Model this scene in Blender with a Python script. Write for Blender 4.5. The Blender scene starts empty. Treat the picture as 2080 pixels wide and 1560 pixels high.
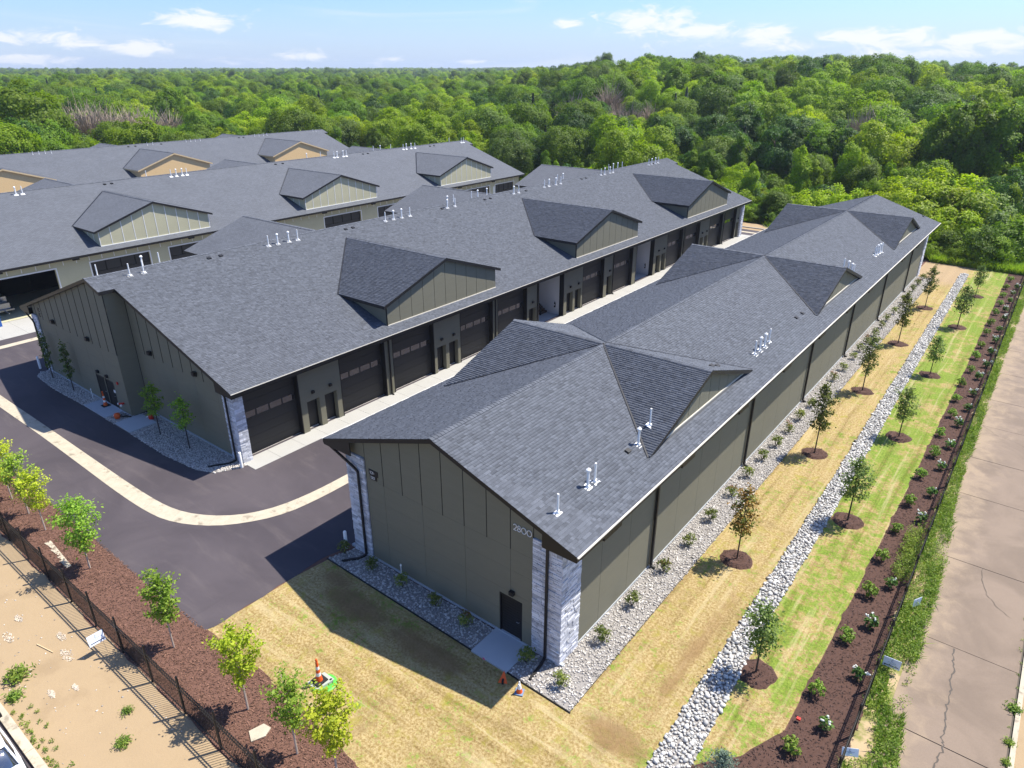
import bpy, bmesh, math, random
import numpy as np
from mathutils import Vector, Matrix
R = math.radians
random.seed(7)
rng = np.random.default_rng(7)
S = bpy.context.scene
COL = S.collection

# ------------------------------------------------------------------ camera, sky, sun, exposure
cam = bpy.data.cameras.new('camera'); cam.lens = 24.547; cam.sensor_width = 36
cam.clip_start = 0.5; cam.clip_end = 9000
co = bpy.data.objects.new('camera', cam); COL.objects.link(co)
co.location = (0, 0, 22); co.rotation_euler = (R(90 - 24.455), 0, R(37.95))
S.camera = co

SUN_DIR = Vector((0.288, 0.492, 1.0)).normalized()
EL = math.asin(SUN_DIR.z); AZ = math.atan2(SUN_DIR.x, SUN_DIR.y)
W = bpy.data.worlds.new('World'); S.world = W; W.use_nodes = True
nt = W.node_tree; nt.nodes.clear()

class NT:
    """small helper to write node trees"""
    def __init__(s, tree): s.t = tree
    def n(s, typ, **kw):
        nd = s.t.nodes.new(typ)
        for k, v in kw.items(): setattr(nd, k, v)
        return nd
    def put(s, sock, v):
        if isinstance(v, bpy.types.NodeSocket): s.t.links.new(v, sock)
        elif v is not None: sock.default_value = v
    def math(s, op, a, b=None, c=None, clamp=False):
        nd = s.n('ShaderNodeMath', operation=op); nd.use_clamp = clamp
        s.put(nd.inputs[0], a); s.put(nd.inputs[1], b)
        if c is not None: s.put(nd.inputs[2], c)
        return nd.outputs[0]
    def vmath(s, op, a, b=None):
        nd = s.n('ShaderNodeVectorMath', operation=op)
        s.put(nd.inputs[0], a); s.put(nd.inputs[1], b)
        return nd.outputs[0]
    def mix(s, f, a, b, typ='MIX'):
        nd = s.n('ShaderNodeMix', data_type='RGBA', blend_type=typ)
        s.put(nd.inputs[0], f)
        for k, v in ((6, a), (7, b)):
            if isinstance(v, tuple): v = (*v[:3], 1)
            s.put(nd.inputs[k], v)
        return nd.outputs[2]
    def noise(s, vec, scale, detail=4, rough=.55, dist=0):
        nd = s.n('ShaderNodeTexNoise'); s.put(nd.inputs['Vector'], vec)
        nd.inputs['Scale'].default_value = scale; nd.inputs['Detail'].default_value = detail
        nd.inputs['Roughness'].default_value = rough; nd.inputs['Distortion'].default_value = dist
        return nd.outputs['Fac']
    def ramp(s, f, a, b):
        nd = s.n('ShaderNodeMapRange'); nd.interpolation_type = 'SMOOTHSTEP'
        s.put(nd.inputs[0], f); nd.inputs[1].default_value = a; nd.inputs[2].default_value = b
        return nd.outputs[0]
    def scaled(s, vec, sc):
        nd = s.n('ShaderNodeMapping'); s.put(nd.inputs[0], vec); nd.inputs['Scale'].default_value = sc
        return nd.outputs[0]

g = NT(nt)
sky = g.n('ShaderNodeTexSky', sky_type='NISHITA', sun_disc=False)
sky.sun_elevation = EL; sky.sun_rotation = AZ; sky.altitude = 300
sky.air_density = 1.0; sky.dust_density = 1.0; sky.ozone_density = 2.0
tc = g.n('ShaderNodeTexCoord')
sep = g.n('ShaderNodeSeparateXYZ'); g.put(sep.inputs[0], tc.outputs['Generated'])
az_ = g.math('ARCTAN2', g.math('MULTIPLY', sep.outputs[0], -1.0), sep.outputs[1])
hor = g.math('SQRT', g.math('ADD', g.math('MULTIPLY', sep.outputs[0], sep.outputs[0]), g.math('MULTIPLY', sep.outputs[1], sep.outputs[1])))
el_ = g.math('ARCTAN2', sep.outputs[2], hor)
cmb = g.n('ShaderNodeCombineXYZ'); g.put(cmb.inputs[0], az_); g.put(cmb.inputs[1], el_)
pv = cmb.outputs[0]
n1 = g.noise(g.scaled(pv, (26, 75, 1)), 1.0, 8, .66, .8)
n2 = g.noise(g.scaled(pv, (5, 11, 1)), 1.0, 5, .55)
# heaps of cumulus where the photograph shows them (azimuth, elevation in degrees, half sizes)
HEAPS = []
for (px, py, w, h, a) in [(422, 56, 62, 17, 1.0), (60, 88, 95, 13, .9), (165, 98, 60, 9, .75), (295, 104, 52, 12, 1.0), (60, 124, 75, 9, .9),
                          (620, 116, 40, 9, .9), (790, 124, 40, 7, .8), (1310, 52, 75, 22, 1.0), (1420, 75, 90, 15, 1.0), (1545, 82, 48, 16, 1.0),
                          (1150, 57, 28, 8, .8), (1640, 100, 110, 9, .6), (1800, 88, 110, 17, 1.0), (1985, 94, 90, 17, 1.0), (1890, 112, 160, 9, .8),
                          (490, 128, 60, 6, .5), (960, 126, 50, 6, .5)]:
    HEAPS.append((37.95 - math.degrees(math.atan((px - 1040) / 1558)), math.degrees(math.atan((135 - py) / 1600)), w / 27.2, h / 27.2, a))
blob = None
for (a, e, w, h, s) in HEAPS:
    dx = g.math('DIVIDE', g.math('SUBTRACT', az_, R(a)), R(w)); dy = g.math('DIVIDE', g.math('SUBTRACT', el_, R(e)), R(h))
    d2 = g.math('ADD', g.math('MULTIPLY', dx, dx), g.math('MULTIPLY', dy, dy))
    v = g.math('MULTIPLY', g.math('EXPONENT', g.math('MULTIPLY', d2, -0.6)), s * 1.12)
    blob = v if blob is None else g.math('MAXIMUM', blob, v)
# the rest of the sky carries the same kind of scattered cloud
scat = g.math('MULTIPLY', g.ramp(n2, .56, .74), g.ramp(el_, R(7.5), R(14)))
dens = g.math('ADD', g.math('MULTIPLY', g.math('MAXIMUM', blob, scat), .95), g.math('MULTIPLY', g.math('SUBTRACT', n1, .5), 2.6))
cum = g.ramp(dens, .36, 1.05)
cirrus = g.math('MULTIPLY', g.ramp(g.noise(g.scaled(pv, (3.0, 26, 1)), 1.0, 6, .6, 1.2), .50, .80), .42)
veil = g.math('MULTIPLY', g.ramp(el_, R(5.5), R(-.5)), .62)
cov = g.math('MAXIMUM', g.math('MULTIPLY', cum, .88), cirrus)
skyc = g.mix(1.0, sky.outputs[0], (.66, .84, 1.20), 'MULTIPLY')
skyc = g.mix(veil, skyc, (4.0, 4.85, 6.5))
skyc = g.mix(cov, skyc, (5.9, 5.95, 6.15))
bg = g.n('ShaderNodeBackground'); g.put(bg.inputs[0], skyc); bg.inputs[1].default_value = 0.106
out = g.n('ShaderNodeOutputWorld'); nt.links.new(bg.outputs[0], out.inputs[0])

sl = bpy.data.lights.new('sun', 'SUN'); sl.energy = 5.0; sl.angle = R(.53); sl.color = (1, .95, .86)
so = bpy.data.objects.new('sun', sl); COL.objects.link(so); so.location = (30, 60, 120)
so.rotation_euler = (-SUN_DIR).to_track_quat('-Z', 'Y').to_euler()
S.view_settings.view_transform = 'Standard'; S.view_settings.look = 'None'
S.view_settings.exposure = 0.73; S.view_settings.gamma = 1; S.view_settings.use_curve_mapping = False
S.cycles.max_bounces = 6; S.cycles.diffuse_bounces = 3; S.cycles.transparent_max_bounces = 4

# ------------------------------------------------------------------ naming helpers
def link(o, parent=None):
    COL.objects.link(o)
    if parent is not None: o.parent = parent
    return o
def tag(o, label=None, cat=None, group=None, kind=None):
    if label: o['label'] = label
    if cat: o['category'] = cat
    if group: o['group'] = group
    if kind: o['kind'] = kind
    return o
def empty(name, loc=(0, 0, 0), rz=0, parent=None):
    o = bpy.data.objects.new(name, None); o.location = loc; o.rotation_euler = (0, 0, rz)
    o.empty_display_size = .3
    return link(o, parent)
def inst(o, name, parent=None, loc=None, rot=None, sc=None):
    c = o.copy(); c.name = name; COL.objects.link(c); c.parent = parent
    for k in list(c.keys()):
        if k in ('label', 'category', 'group', 'kind'): del c[k]
    if loc is not None: c.location = loc
    if rot is not None: c.rotation_euler = rot
    if sc is not None: c.scale = sc if hasattr(sc, '__len__') else (sc, sc, sc)
    return c

# ------------------------------------------------------------------ mesh helpers
class MB:
    def __init__(s): s.v = []; s.f = []; s.tn = []
    def add(s, vs, fs, tint=.5):
        b = len(s.v); s.v += [tuple(map(float, p)) for p in vs]
        for f in fs: s.f.append(tuple(b + i for i in f)); s.tn.append(tint)
        return s
    def box(s, x0, y0, z0, x1, y1, z1, tint=.5):
        if x0 > x1: x0, x1 = x1, x0
        if y0 > y1: y0, y1 = y1, y0
        return s.add([(x0, y0, z0), (x1, y0, z0), (x1, y1, z0), (x0, y1, z0), (x0, y0, z1), (x1, y0, z1), (x1, y1, z1), (x0, y1, z1)],
              [(0, 3, 2, 1), (4, 5, 6, 7), (0, 1, 5, 4), (1, 2, 6, 5), (2, 3, 7, 6), (3, 0, 4, 7)], tint)
    def prism(s, poly, axis, a, b, tint=.5):
        """extrude a 2d polygon along an axis; poly in the two other axes"""
        def P(p, d):
            if axis == 'x': return (d, p[0], p[1])
            if axis == 'y': return (p[0], d, p[1])
            return (p[0], p[1], d)
        n = len(poly)
        vs = [P(p, a) for p in poly] + [P(p, b) for p in poly]
        fs = [tuple(range(n))[::-1], tuple(range(n, 2 * n))] + [(i, (i + 1) % n, n + (i + 1) % n, n + i) for i in range(n)]
        return s.add(vs, fs, tint)
    def slab(s, pts, th, tint=.5):
        """planar polygon thickened downward (world z)"""
        n = len(pts)
        vs = list(pts) + [(p[0], p[1], p[2] - th) for p in pts]
        fs = [tuple(range(n)), tuple(range(n, 2 * n))[::-1]] + [((i + 1) % n, i, n + i, n + (i + 1) % n) for i in range(n)]
        return s.add(vs, fs, tint)
    def tube(s, p0, p1, r0, r1=None, n=6, tint=.5, caps=True):
        r1 = r0 if r1 is None else r1
        p0 = Vector(p0); p1 = Vector(p1); d = (p1 - p0).normalized()
        a = d.orthogonal().normalized(); b = d.cross(a)
        vs = []
        for p, r in ((p0, r0), (p1, r1)):
            for i in range(n):
                t = 2 * math.pi * i / n; vs.append(p + a * (r * math.cos(t)) + b * (r * math.sin(t)))
        fs = [(i, (i + 1) % n, n + (i + 1) % n, n + i) for i in range(n)]
        if caps: fs += [tuple(range(n))[::-1], tuple(range(n, 2 * n))]
        return s.add(vs, fs, tint)
    def path(s, pts, r, n=6, tint=.5):
        for a, b in zip(pts, pts[1:]): s.tube(a, b, r, r, n, tint)
        return s
    def lathe(s, prof, n=12, c=(0, 0, 0), tint=.5):
        vs = []
        for (r, z) in prof:
            for i in range(n):
                t = 2 * math.pi * i / n; vs.append((c[0] + r * math.cos(t), c[1] + r * math.sin(t), c[2] + z))
        fs = []
        for k in range(len(prof) - 1):
            for i in range(n): fs.append((k * n + i, k * n + (i + 1) % n, (k + 1) * n + (i + 1) % n, (k + 1) * n + i))
        fs.append(tuple(range((len(prof) - 1) * n, len(prof) * n)))
        return s.add(vs, fs, tint)
    def mesh(s, name, mat, smooth=False):
        me = bpy.data.meshes.new(name); me.from_pydata(s.v, [], s.f); me.update()
        if mat: me.materials.append(mat)
        at = me.attributes.new('tint', 'FLOAT', 'FACE'); at.data.foreach_set('value', np.array(s.tn, dtype=np.float32))
        if smooth: me.polygons.foreach_set('use_smooth', [True] * len(me.polygons))
        return me
    def obj(s, name, mat, parent=None, smooth=False, kind=None):
        o = link(bpy.data.objects.new(name, s.mesh(name, mat, smooth)), parent)
        if kind: o['kind'] = kind
        return o

def np_mesh(name, V, F, mat, tint=None, smooth=False):
    """V (n,3), F (m,k) arrays with equal k"""
    V = np.asarray(V, np.float32); F = np.asarray(F, np.int32); m, k = F.shape
    me = bpy.data.meshes.new(name)
    me.vertices.add(len(V)); me.vertices.foreach_set('co', V.ravel())
    me.loops.add(m * k); me.loops.foreach_set('vertex_index', F.ravel())
    me.polygons.add(m); me.polygons.foreach_set('loop_start', np.arange(0, m * k, k, dtype=np.int32))
    if smooth: me.polygons.foreach_set('use_smooth', np.ones(m, bool))
    me.update(calc_edges=True)
    at = me.attributes.new('tint', 'FLOAT', 'FACE')
    at.data.foreach_set('value', np.full(m, .5, np.float32) if tint is None else np.asarray(tint, np.float32))
    if mat: me.materials.append(mat)
    return me
def sheet(name, poly, z, mat, kind='structure', parent=None):
    """flat ground sheet from a polygon"""
    bm = bmesh.new(); vs = [bm.verts.new((p[0], p[1], z)) for p in poly]
    f = bm.faces.new(vs); f.normal_update()
    if f.normal.z < 0: f.normal_flip()
    bmesh.ops.triangulate(bm, faces=[f])
    me = bpy.data.meshes.new(name); bm.to_mesh(me); bm.free(); me.materials.append(mat)
    o = link(bpy.data.objects.new(name, me), parent)
    if kind: o['kind'] = kind
    return o
def in_poly(P, poly):
    x, y = P[:, 0], P[:, 1]; ins = np.zeros(len(P), bool); n = len(poly)
    for i in range(n):
        x0, y0 = poly[i][:2]; x1, y1 = poly[(i + 1) % n][:2]
        c = ((y0 > y) != (y1 > y)) & (x < (x1 - x0) * (y - y0) / (y1 - y0 + 1e-12) + x0)
        ins ^= c
    return ins
def scatter(poly, n):
    xs = [p[0] for p in poly]; ys = [p[1] for p in poly]
    P = np.column_stack([rng.uniform(min(xs), max(xs), n * 3), rng.uniform(min(ys), max(ys), n * 3)])
    return P[in_poly(P, poly)][:n]

# ------------------------------------------------------------------ materials
def mat(name, col, rough=.8, var=0., vscale=2., col2=None, c2scale=.6, c2range=(.45, .6), bump=0., bscale=30., tint=0., spec=.3,
        metal=0., rnd=0., grain=0., gscale=60., detail=4, stretch=None):
    m = bpy.data.materials.new(name); m.use_nodes = True
    t = NT(m.node_tree); bs = m.node_tree.nodes['Principled BSDF']
    bs.inputs['Roughness'].default_value = rough; bs.inputs['Metallic'].default_value = metal
    bs.inputs['Specular IOR Level'].default_value = spec
    pos = t.n('ShaderNodeNewGeometry').outputs['Position']
    if stretch: pos = t.scaled(pos, stretch)
    c = (*col, 1)
    if col2 is not None:
        c = t.mix(t.ramp(t.noise(pos, c2scale, detail, .6), *c2range), col, col2)
    def mulby(c, f):
        cb = t.n('ShaderNodeCombineXYZ'); [t.put(cb.inputs[i], f) for i in range(3)]
        if isinstance(c, tuple):
            r = t.n('ShaderNodeRGB'); r.outputs[0].default_value = c; c = r.outputs[0]
        return t.vmath('MULTIPLY', c, cb.outputs[0])
    if var: c = mulby(c, t.math('MULTIPLY_ADD', t.noise(pos, vscale, 5, .6), 2 * var, 1 - var))
    if grain: c = mulby(c, t.math('MULTIPLY_ADD', t.noise(pos, gscale, 2, .7), 2 * grain, 1 - grain))
    if tint:
        a = t.n('ShaderNodeAttribute', attribute_name='tint')
        c = mulby(c, t.math('MULTIPLY_ADD', a.outputs['Fac'], 2 * tint, 1 - tint))
    if rnd:
        oi = t.n('ShaderNodeObjectInfo')
        c = mulby(c, t.math('MULTIPLY_ADD', oi.outputs['Random'], 2 * rnd, 1 - rnd))
    t.put(bs.inputs['Base Color'], c)
    if bump:
        b = t.n('ShaderNodeBump'); b.inputs['Strength'].default_value = bump; b.inputs['Distance'].default_value = .03
        t.put(b.inputs['Height'], t.noise(pos, bscale, 5, .65)); t.put(bs.inputs['Normal'], b.outputs[0])
    return m
def leafmat(name, col, col2=None, hue=.07, tr=.48, rnd=.26):
    """leaves: diffuse with light passing through, each leaf and each plant a little different"""
    m = bpy.data.materials.new(name); m.use_nodes = True
    t = NT(m.node_tree); bs = m.node_tree.nodes['Principled BSDF']; ou = m.node_tree.nodes['Material Output']
    a = t.n('ShaderNodeAttribute', attribute_name='tint').outputs['Fac']
    oi = t.n('ShaderNodeObjectInfo').outputs['Random']
    col2 = col2 or (col[0] * 1.35, col[1] * 1.22, col[2] * .9)
    c = t.mix(a, (col[0] * .72, col[1] * .78, col[2] * .85), col2)
    hs = t.n('ShaderNodeHueSaturation')
    t.put(hs.inputs['Hue'], t.math('MULTIPLY_ADD', oi, hue * .3, .5 - hue * .15))
    t.put(hs.inputs['Value'], t.math('MULTIPLY_ADD', t.math('FRACT', t.math('MULTIPLY', oi, 7.13)), 2 * rnd, 1 - rnd))
    t.put(hs.inputs['Color'], c); c = hs.outputs[0]
    t.put(bs.inputs['Base Color'], c); bs.inputs['Roughness'].default_value = .55; bs.inputs['Specular IOR Level'].default_value = .25
    tl = t.n('ShaderNodeBsdfTranslucent'); t.put(tl.inputs[0], t.mix(1.0, c, (1.15, 1.25, .5), 'MULTIPLY'))
    mx = t.n('ShaderNodeMixShader'); mx.inputs[0].default_value = tr
    m.node_tree.links.new(bs.outputs[0], mx.inputs[1]); m.node_tree.links.new(tl.outputs[0], mx.inputs[2])
    m.node_tree.links.new(mx.outputs[0], ou.inputs[0])
    return m

M = {}
M['shingle'] = mat('shingle', (.094, .102, .119), .88, var=.05, vscale=.5, tint=.26, grain=.20, gscale=90, bump=.25, bscale=120, spec=.35)
M['roof_base'] = mat('roof_base', (.06, .063, .07), .9)
M['black'] = mat('black_trim', (.013, .012, .012), .5, spec=.4)
M['cream'] = mat('cream_edge', (.62, .58, .5), .5)
M['olive'] = mat('olive_board', (.188, .178, .128), .75, var=.08, vscale=1.2, grain=.07, gscale=25, bump=.08, bscale=60, stretch=(1, 1, 4))
M['khaki'] = mat('khaki_board', (.46, .435, .29), .8, var=.08, vscale=1.0, grain=.06, gscale=25)
M['white'] = mat('white_paint', (.75, .75, .73), .55, var=.04)
M['joint'] = mat('dark_joint', (.018, .017, .015), .9)
M['osb'] = mat('osb_board', (.72, .50, .25), .85, var=.14, vscale=9, grain=.2, gscale=30)
M['wood'] = mat('bare_wood', (.62, .47, .27), .8, var=.12, vscale=4)
M['door'] = mat('door_panel', (.034, .033, .032), .5, spec=.4)
M['steel'] = mat('steel', (.35, .35, .36), .35, metal=.9)
M['stone'] = mat('ledge_stone', (.56, .57, .61), .9, tint=.36, rnd=.0, var=.22, vscale=8, bump=.5, bscale=25, col2=(.30, .30, .34), c2scale=3.5, c2range=(.56, .74))
M['mortar'] = mat('mortar', (.22, .22, .23), .95)
M['concrete'] = mat('new_concrete', (.375, .365, .335), .85, var=.10, vscale=.7, grain=.05, gscale=14, bump=.05, bscale=50)
M['concrete_grey'] = mat('pad_concrete', (.42, .44, .45), .85, var=.07, vscale=1.2, grain=.04, gscale=20)
M['conc_joint'] = mat('concrete_joint', (.26, .25, .22), .9)
M['interior'] = mat('interior_white', (.72, .72, .72), .8)
M['pipe'] = mat('pipe_white', (.88, .87, .84), .65, spec=.15)
M['tan_rail'] = mat('stair_wood', (.12, .075, .05), .7)
M['orange'] = mat('orange_plastic', (.75, .11, .02), .5, var=.08, vscale=6)
M['red'] = mat('red_paint', (.55, .03, .02), .5)
M['refl'] = mat('reflective_white', (.8, .79, .77), .4)
M['green_lid'] = mat('green_lid', (.10, .42, .06), .5, var=.15, vscale=5)
M['box_grey'] = mat('box_grey', (.38, .40, .34), .8, var=.2, vscale=8)
M['blue'] = mat('blue_plastic', (.03, .12, .42), .45)
M['navy'] = mat('navy_print', (.015, .02, .05), .6)
M['greyprint'] = mat('grey_print', (.25, .28, .36), .6)
M['signwhite'] = mat('sign_white', (.72, .78, .88), .5)
M['carpaint'] = mat('car_white', (.74, .77, .80), .25, spec=.6)
M['rubber'] = mat('rubber', (.02, .02, .02), .8)
M['bark'] = mat('bark', (.16, .115, .085), .9, var=.25, vscale=9)
M['bark_pale'] = mat('bark_pale', (.46, .38, .31), .85, var=.2, vscale=12)
M['bark_dark'] = mat('bark_dark', (.06, .045, .038), .9, var=.2, vscale=12)
M['deadwood'] = mat('deadwood', (.33, .26, .195), .9, rnd=.15, tint=.3)
M['flower'] = mat('hydrangea_white', (.80, .80, .70), .7, tint=.15)
def glassmat():
    m = bpy.data.materials.new('pane_glass'); m.use_nodes = True
    b = m.node_tree.nodes['Principled BSDF']; b.inputs['Base Color'].default_value = (.02, .022, .025, 1)
    b.inputs['Roughness'].default_value = .04; b.inputs['IOR'].default_value = 2.3; b.inputs['Specular IOR Level'].default_value = .8
    return m
M['glass'] = glassmat()
# foliage
M['leaf_bright'] = leafmat('leaf_bright', (.220, .328, .013))
M['leaf_mid'] = leafmat('leaf_mid', (.135, .228, .017))
M['leaf_dark'] = leafmat('leaf_dark', (.062, .132, .022), tr=.40)
M['leaf_yellow'] = leafmat('leaf_yellow', (.300, .400, .012))
M['leaf_olive'] = leafmat('leaf_olive', (.130, .205, .036))
M['needle'] = leafmat('needle', (.030, .058, .030), (.055, .085, .05), tr=.1)
M['needle_blue'] = leafmat('needle_blue', (.10, .15, .11), (.17, .22, .16), tr=.1)
M['sap_yellow'] = leafmat('sap_yellow', (.34, .43, .02), (.54, .60, .05), tr=.45)
M['sap_green'] = leafmat('sap_green', (.19, .34, .03), (.34, .47, .06), tr=.42)
M['sap_dark'] = leafmat('sap_dark', (.10, .165, .036), (.20, .26, .07), tr=.40)
M['sap_olive'] = leafmat('sap_olive', (.115, .145, .034), (.22, .23, .05), tr=.35)
M['sap_rust'] = leafmat('sap_rust', (.22, .13, .03), (.36, .20, .04), tr=.4)
M['shrub'] = leafmat('shrub_leaf', (.135, .19, .035), (.28, .30, .07), tr=.35)
M['shrub_red'] = leafmat('shrub_red_tip', (.20, .07, .04), (.30, .12, .05), tr=.25)
M['hydr'] = leafmat('hydrangea_leaf', (.10, .20, .035), (.20, .32, .08), tr=.3)
M['hydr_bright'] = leafmat('green_bush_leaf', (.17, .30, .03), (.28, .40, .06), tr=.3)
M['weed'] = leafmat('weed_leaf', (.13, .24, .03), (.30, .38, .07), tr=.38)
M['tallgrass'] = leafmat('tall_grass_blade', (.22, .34, .03), (.36, .45, .06), tr=.4)

# ------------------------------------------------------------------ ground materials
def lawnmat():
    m = bpy.data.materials.new('lawn'); m.use_nodes = True
    t = NT(m.node_tree); bs = m.node_tree.nodes['Principled BSDF']; bs.inputs['Roughness'].default_value = .9; bs.inputs['Specular IOR Level'].default_value = .15
    pos = t.n('ShaderNodeNewGeometry').outputs['Position']
    sp = t.n('ShaderNodeSeparateXYZ'); t.put(sp.inputs[0], pos); x = sp.outputs[0]; y = sp.outputs[1]
    flat = t.scaled(pos, (1, 1, 0))
    big = t.noise(flat, .22, 5, .6, .3); med = t.noise(flat, .9, 5, .65, .4); fine = t.noise(flat, 9, 4, .7); vf = t.noise(pos, 55, 3, .7)
    straw = t.mix(t.ramp(fine, .35, .65), (.27, .185, .066), (.475, .365, .18))
    straw = t.mix(t.ramp(t.noise(flat, 1.7, 5, .7, .8), .50, .70), straw, (.31, .26, .06)); straw = t.mix(t.math('MULTIPLY', t.ramp(t.noise(flat, .55, 5, .65, .6), .52, .72), .6), straw, (.26, .185, .085))
    brown = t.mix(fine, (.19, .115, .05), (.29, .185, .085))
    grn = t.mix(t.ramp(fine, .35, .7), (.105, .19, .018), (.235, .31, .04))
    # the strip beyond the stone drain has taken better than the dry front lawn
    east = t.ramp(t.math('ADD', x, t.math('MULTIPLY', t.math('SUBTRACT', med, .5), 1.0)), -6.9, -5.8)
    far = t.ramp(y, 20, 60)
    g_amt = t.math('ADD', t.math('MULTIPLY', east, t.math('MULTIPLY_ADD', far, .15, .44)), t.math('MULTIPLY', t.math('SUBTRACT', 1.0, east), .11))
    gm = t.math('ADD', t.math('ADD', t.math('MULTIPLY', t.math('SUBTRACT', med, .5), 1.6), t.math('MULTIPLY', t.math('SUBTRACT', big, .5), 1.2)), g_amt)
    gm = t.math('ADD', gm, t.math('MULTIPLY', t.math('SUBTRACT', fine, .5), 1.5)); gm = t.math('ADD', gm, t.math('MULTIPLY', t.math('SUBTRACT', t.noise(flat, 3.2, 4, .65, .6), .5), 1.5))
    c = t.mix(t.math('MULTIPLY', t.ramp(gm, .22, .62), .92), straw, grn)
    trk = t.mix(t.ramp(y, 16.5, 18.5), (0, 0, 0), (1, 1, 1)); tr_ = t.n('ShaderNodeSeparateXYZ'); t.put(tr_.inputs[0], trk)
    along = t.noise(t.scaled(flat, (2.6, .10, 0)), 1.0, 4, .6, .5); across = t.noise(t.scaled(flat, (.16, 1.9, 0)), 1.0, 4, .6, .8)
    band = t.math('ADD', t.math('MULTIPLY', along, tr_.outputs[0]), t.math('MULTIPLY', across, t.math('SUBTRACT', 1.0, tr_.outputs[0])))
    c = t.mix(t.math('MULTIPLY', t.ramp(band, .50, .68), .62), c, t.mix(1.0, c, (.60, .56, .48), 'MULTIPLY'))
    c = t.mix(t.math('MULTIPLY', t.ramp(band, .46, .32), .45), c, (.50, .41, .23))
    # scorched patches in front of the near gable and by the corner bed
    def spot(cx, cy, rx, ry):
        a = t.math('DIVIDE', t.math('SUBTRACT', x, cx), rx); b = t.math('DIVIDE', t.math('SUBTRACT', y, cy), ry)
        return t.math('EXPONENT', t.math('MULTIPLY', t.math('ADD', t.math('MULTIPLY', a, a), t.math('MULTIPLY', b, b)), -1.0))
    sc = t.math('MAXIMUM', t.math('MAXIMUM', spot(-20.5, 14.9, 2.6, .9), spot(-16.2, 14.9, 2.6, .8)), t.math('MAXIMUM', spot(-8.0, 16.2, 1.5, .9), t.math('MULTIPLY', spot(-7.4, 22, .5, 7), .75)))
    sc = t.math('MAXIMUM', sc, t.math('MULTIPLY', spot(-22.5, 15.5, 1.2, .6), .9))
    c = t.mix(t.math('MULTIPLY', t.ramp(t.math('ADD', sc, t.math('MULTIPLY', t.math('SUBTRACT', med, .5), .9)), .30, .85), .85), c, brown)
    # bare soil at the far corner of the building
    soil = t.math('MULTIPLY', t.ramp(t.math('ADD', y, t.math('MULTIPLY', med, 6)), 90, 93), t.math('SUBTRACT', 1.0, t.ramp(x, -7.4, -6.6)))
    c = t.mix(soil, c, (.36, .26, .15))
    # mower lines
    mow = t.math('SINE', t.math('MULTIPLY', x, 2 * math.pi / 1.1))
    cb = t.n('ShaderNodeCombineXYZ'); f = t.math('ADD', t.math('MULTIPLY_ADD', vf, .8, .60), t.math('MULTIPLY', mow, .035)); [t.put(cb.inputs[i], f) for i in range(3)]
    c = t.vmath('MULTIPLY', c, cb.outputs[0])
    a = t.n('ShaderNodeAttribute', attribute_name='blade').outputs['Fac']
    cb2 = t.n('ShaderNodeCombineXYZ'); f2 = t.math('MULTIPLY_ADD', a, .16, .96); [t.put(cb2.inputs[i], f2) for i in range(3)]
    c = t.vmath('MULTIPLY', c, cb2.outputs[0])
    t.put(bs.inputs['Base Color'], c)
    b = t.n('ShaderNodeBump'); b.inputs['Strength'].default_value = .6; b.inputs['Distance'].default_value = .04
    t.put(b.inputs['Height'], t.math('ADD', t.noise(pos, 22, 5, .7), med)); t.put(bs.inputs['Normal'], b.outputs[0])
    return m
M['lawn'] = lawnmat()
def asphaltmat():
    m = bpy.data.materials.new('asphalt'); m.use_nodes = True
    t = NT(m.node_tree); bs = m.node_tree.nodes['Principled BSDF']; bs.inputs['Roughness'].default_value = .82; bs.inputs['Specular IOR Level'].default_value = .35
    pos = t.n('ShaderNodeNewGeometry').outputs['Position']
    big = t.noise(pos, .12, 5, .6, 1.0); st = t.noise(t.scaled(pos, (.25, 1.1, 1)), 1.0, 5, .65, .5); fine = t.noise(pos, 40, 3, .7); spk = t.noise(pos, 140, 2, .6)
    c = t.mix(t.ramp(big, .35, .68), (.058, .048, .054), (.083, .069, .075))
    c = t.mix(t.math('MULTIPLY', t.ramp(st, .50, .78), .42), c, (.135, .112, .108)); c = t.mix(t.math('MULTIPLY', t.ramp(t.noise(t.scaled(pos, (1.3, .12, 1)), 1.0, 5, .7, .4), .55, .75), .35), c, (.050, .042, .047))
    f = t.math('ADD', t.math('MULTIPLY_ADD', fine, .35, .78), t.math('MULTIPLY', t.math('SUBTRACT', spk, .5), .35))
    cb = t.n('ShaderNodeCombineXYZ'); [t.put(cb.inputs[i], f) for i in range(3)]
    t.put(bs.inputs['Base Color'], t.vmath('MULTIPLY', c, cb.outputs[0]))
    b = t.n('ShaderNodeBump'); b.inputs['Strength'].default_value = .35; b.inputs['Distance'].default_value = .01
    t.put(b.inputs['Height'], spk); t.put(bs.inputs['Normal'], b.outputs[0])
    return m
M['asphalt'] = asphaltmat()
M['dirt'] = mat('dirt_lot', (.345, .250, .145), .95, var=.14, vscale=.5, col2=(.28, .20, .115), c2scale=.5, c2range=(.5, .72), grain=.12, gscale=30, bump=.35, bscale=9)
M['chalk'] = mat('chalk_mark', (.54, .46, .36), .95, var=.2, vscale=6)
M['mulch_red'] = mat('mulch_red', (.145, .074, .052), .95, var=.30, vscale=7, grain=.35, gscale=45, bump=.9, bscale=28, tint=.0)
M['mulch_dark'] = mat('mulch_dark', (.086, .046, .034), .95, var=.30, vscale=7, grain=.35, gscale=45, bump=.9, bscale=28)
M['chips_red'] = mat('chips_red', (.185, .098, .066), .9, tint=.6)
M['chips_dark'] = mat('chips_dark', (.085, .050, .040), .9, tint=.6)
M['gravel_base'] = mat('gravel_base', (.27, .25, .23), .95, var=.4, vscale=14, bump=.8, bscale=18)
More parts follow.
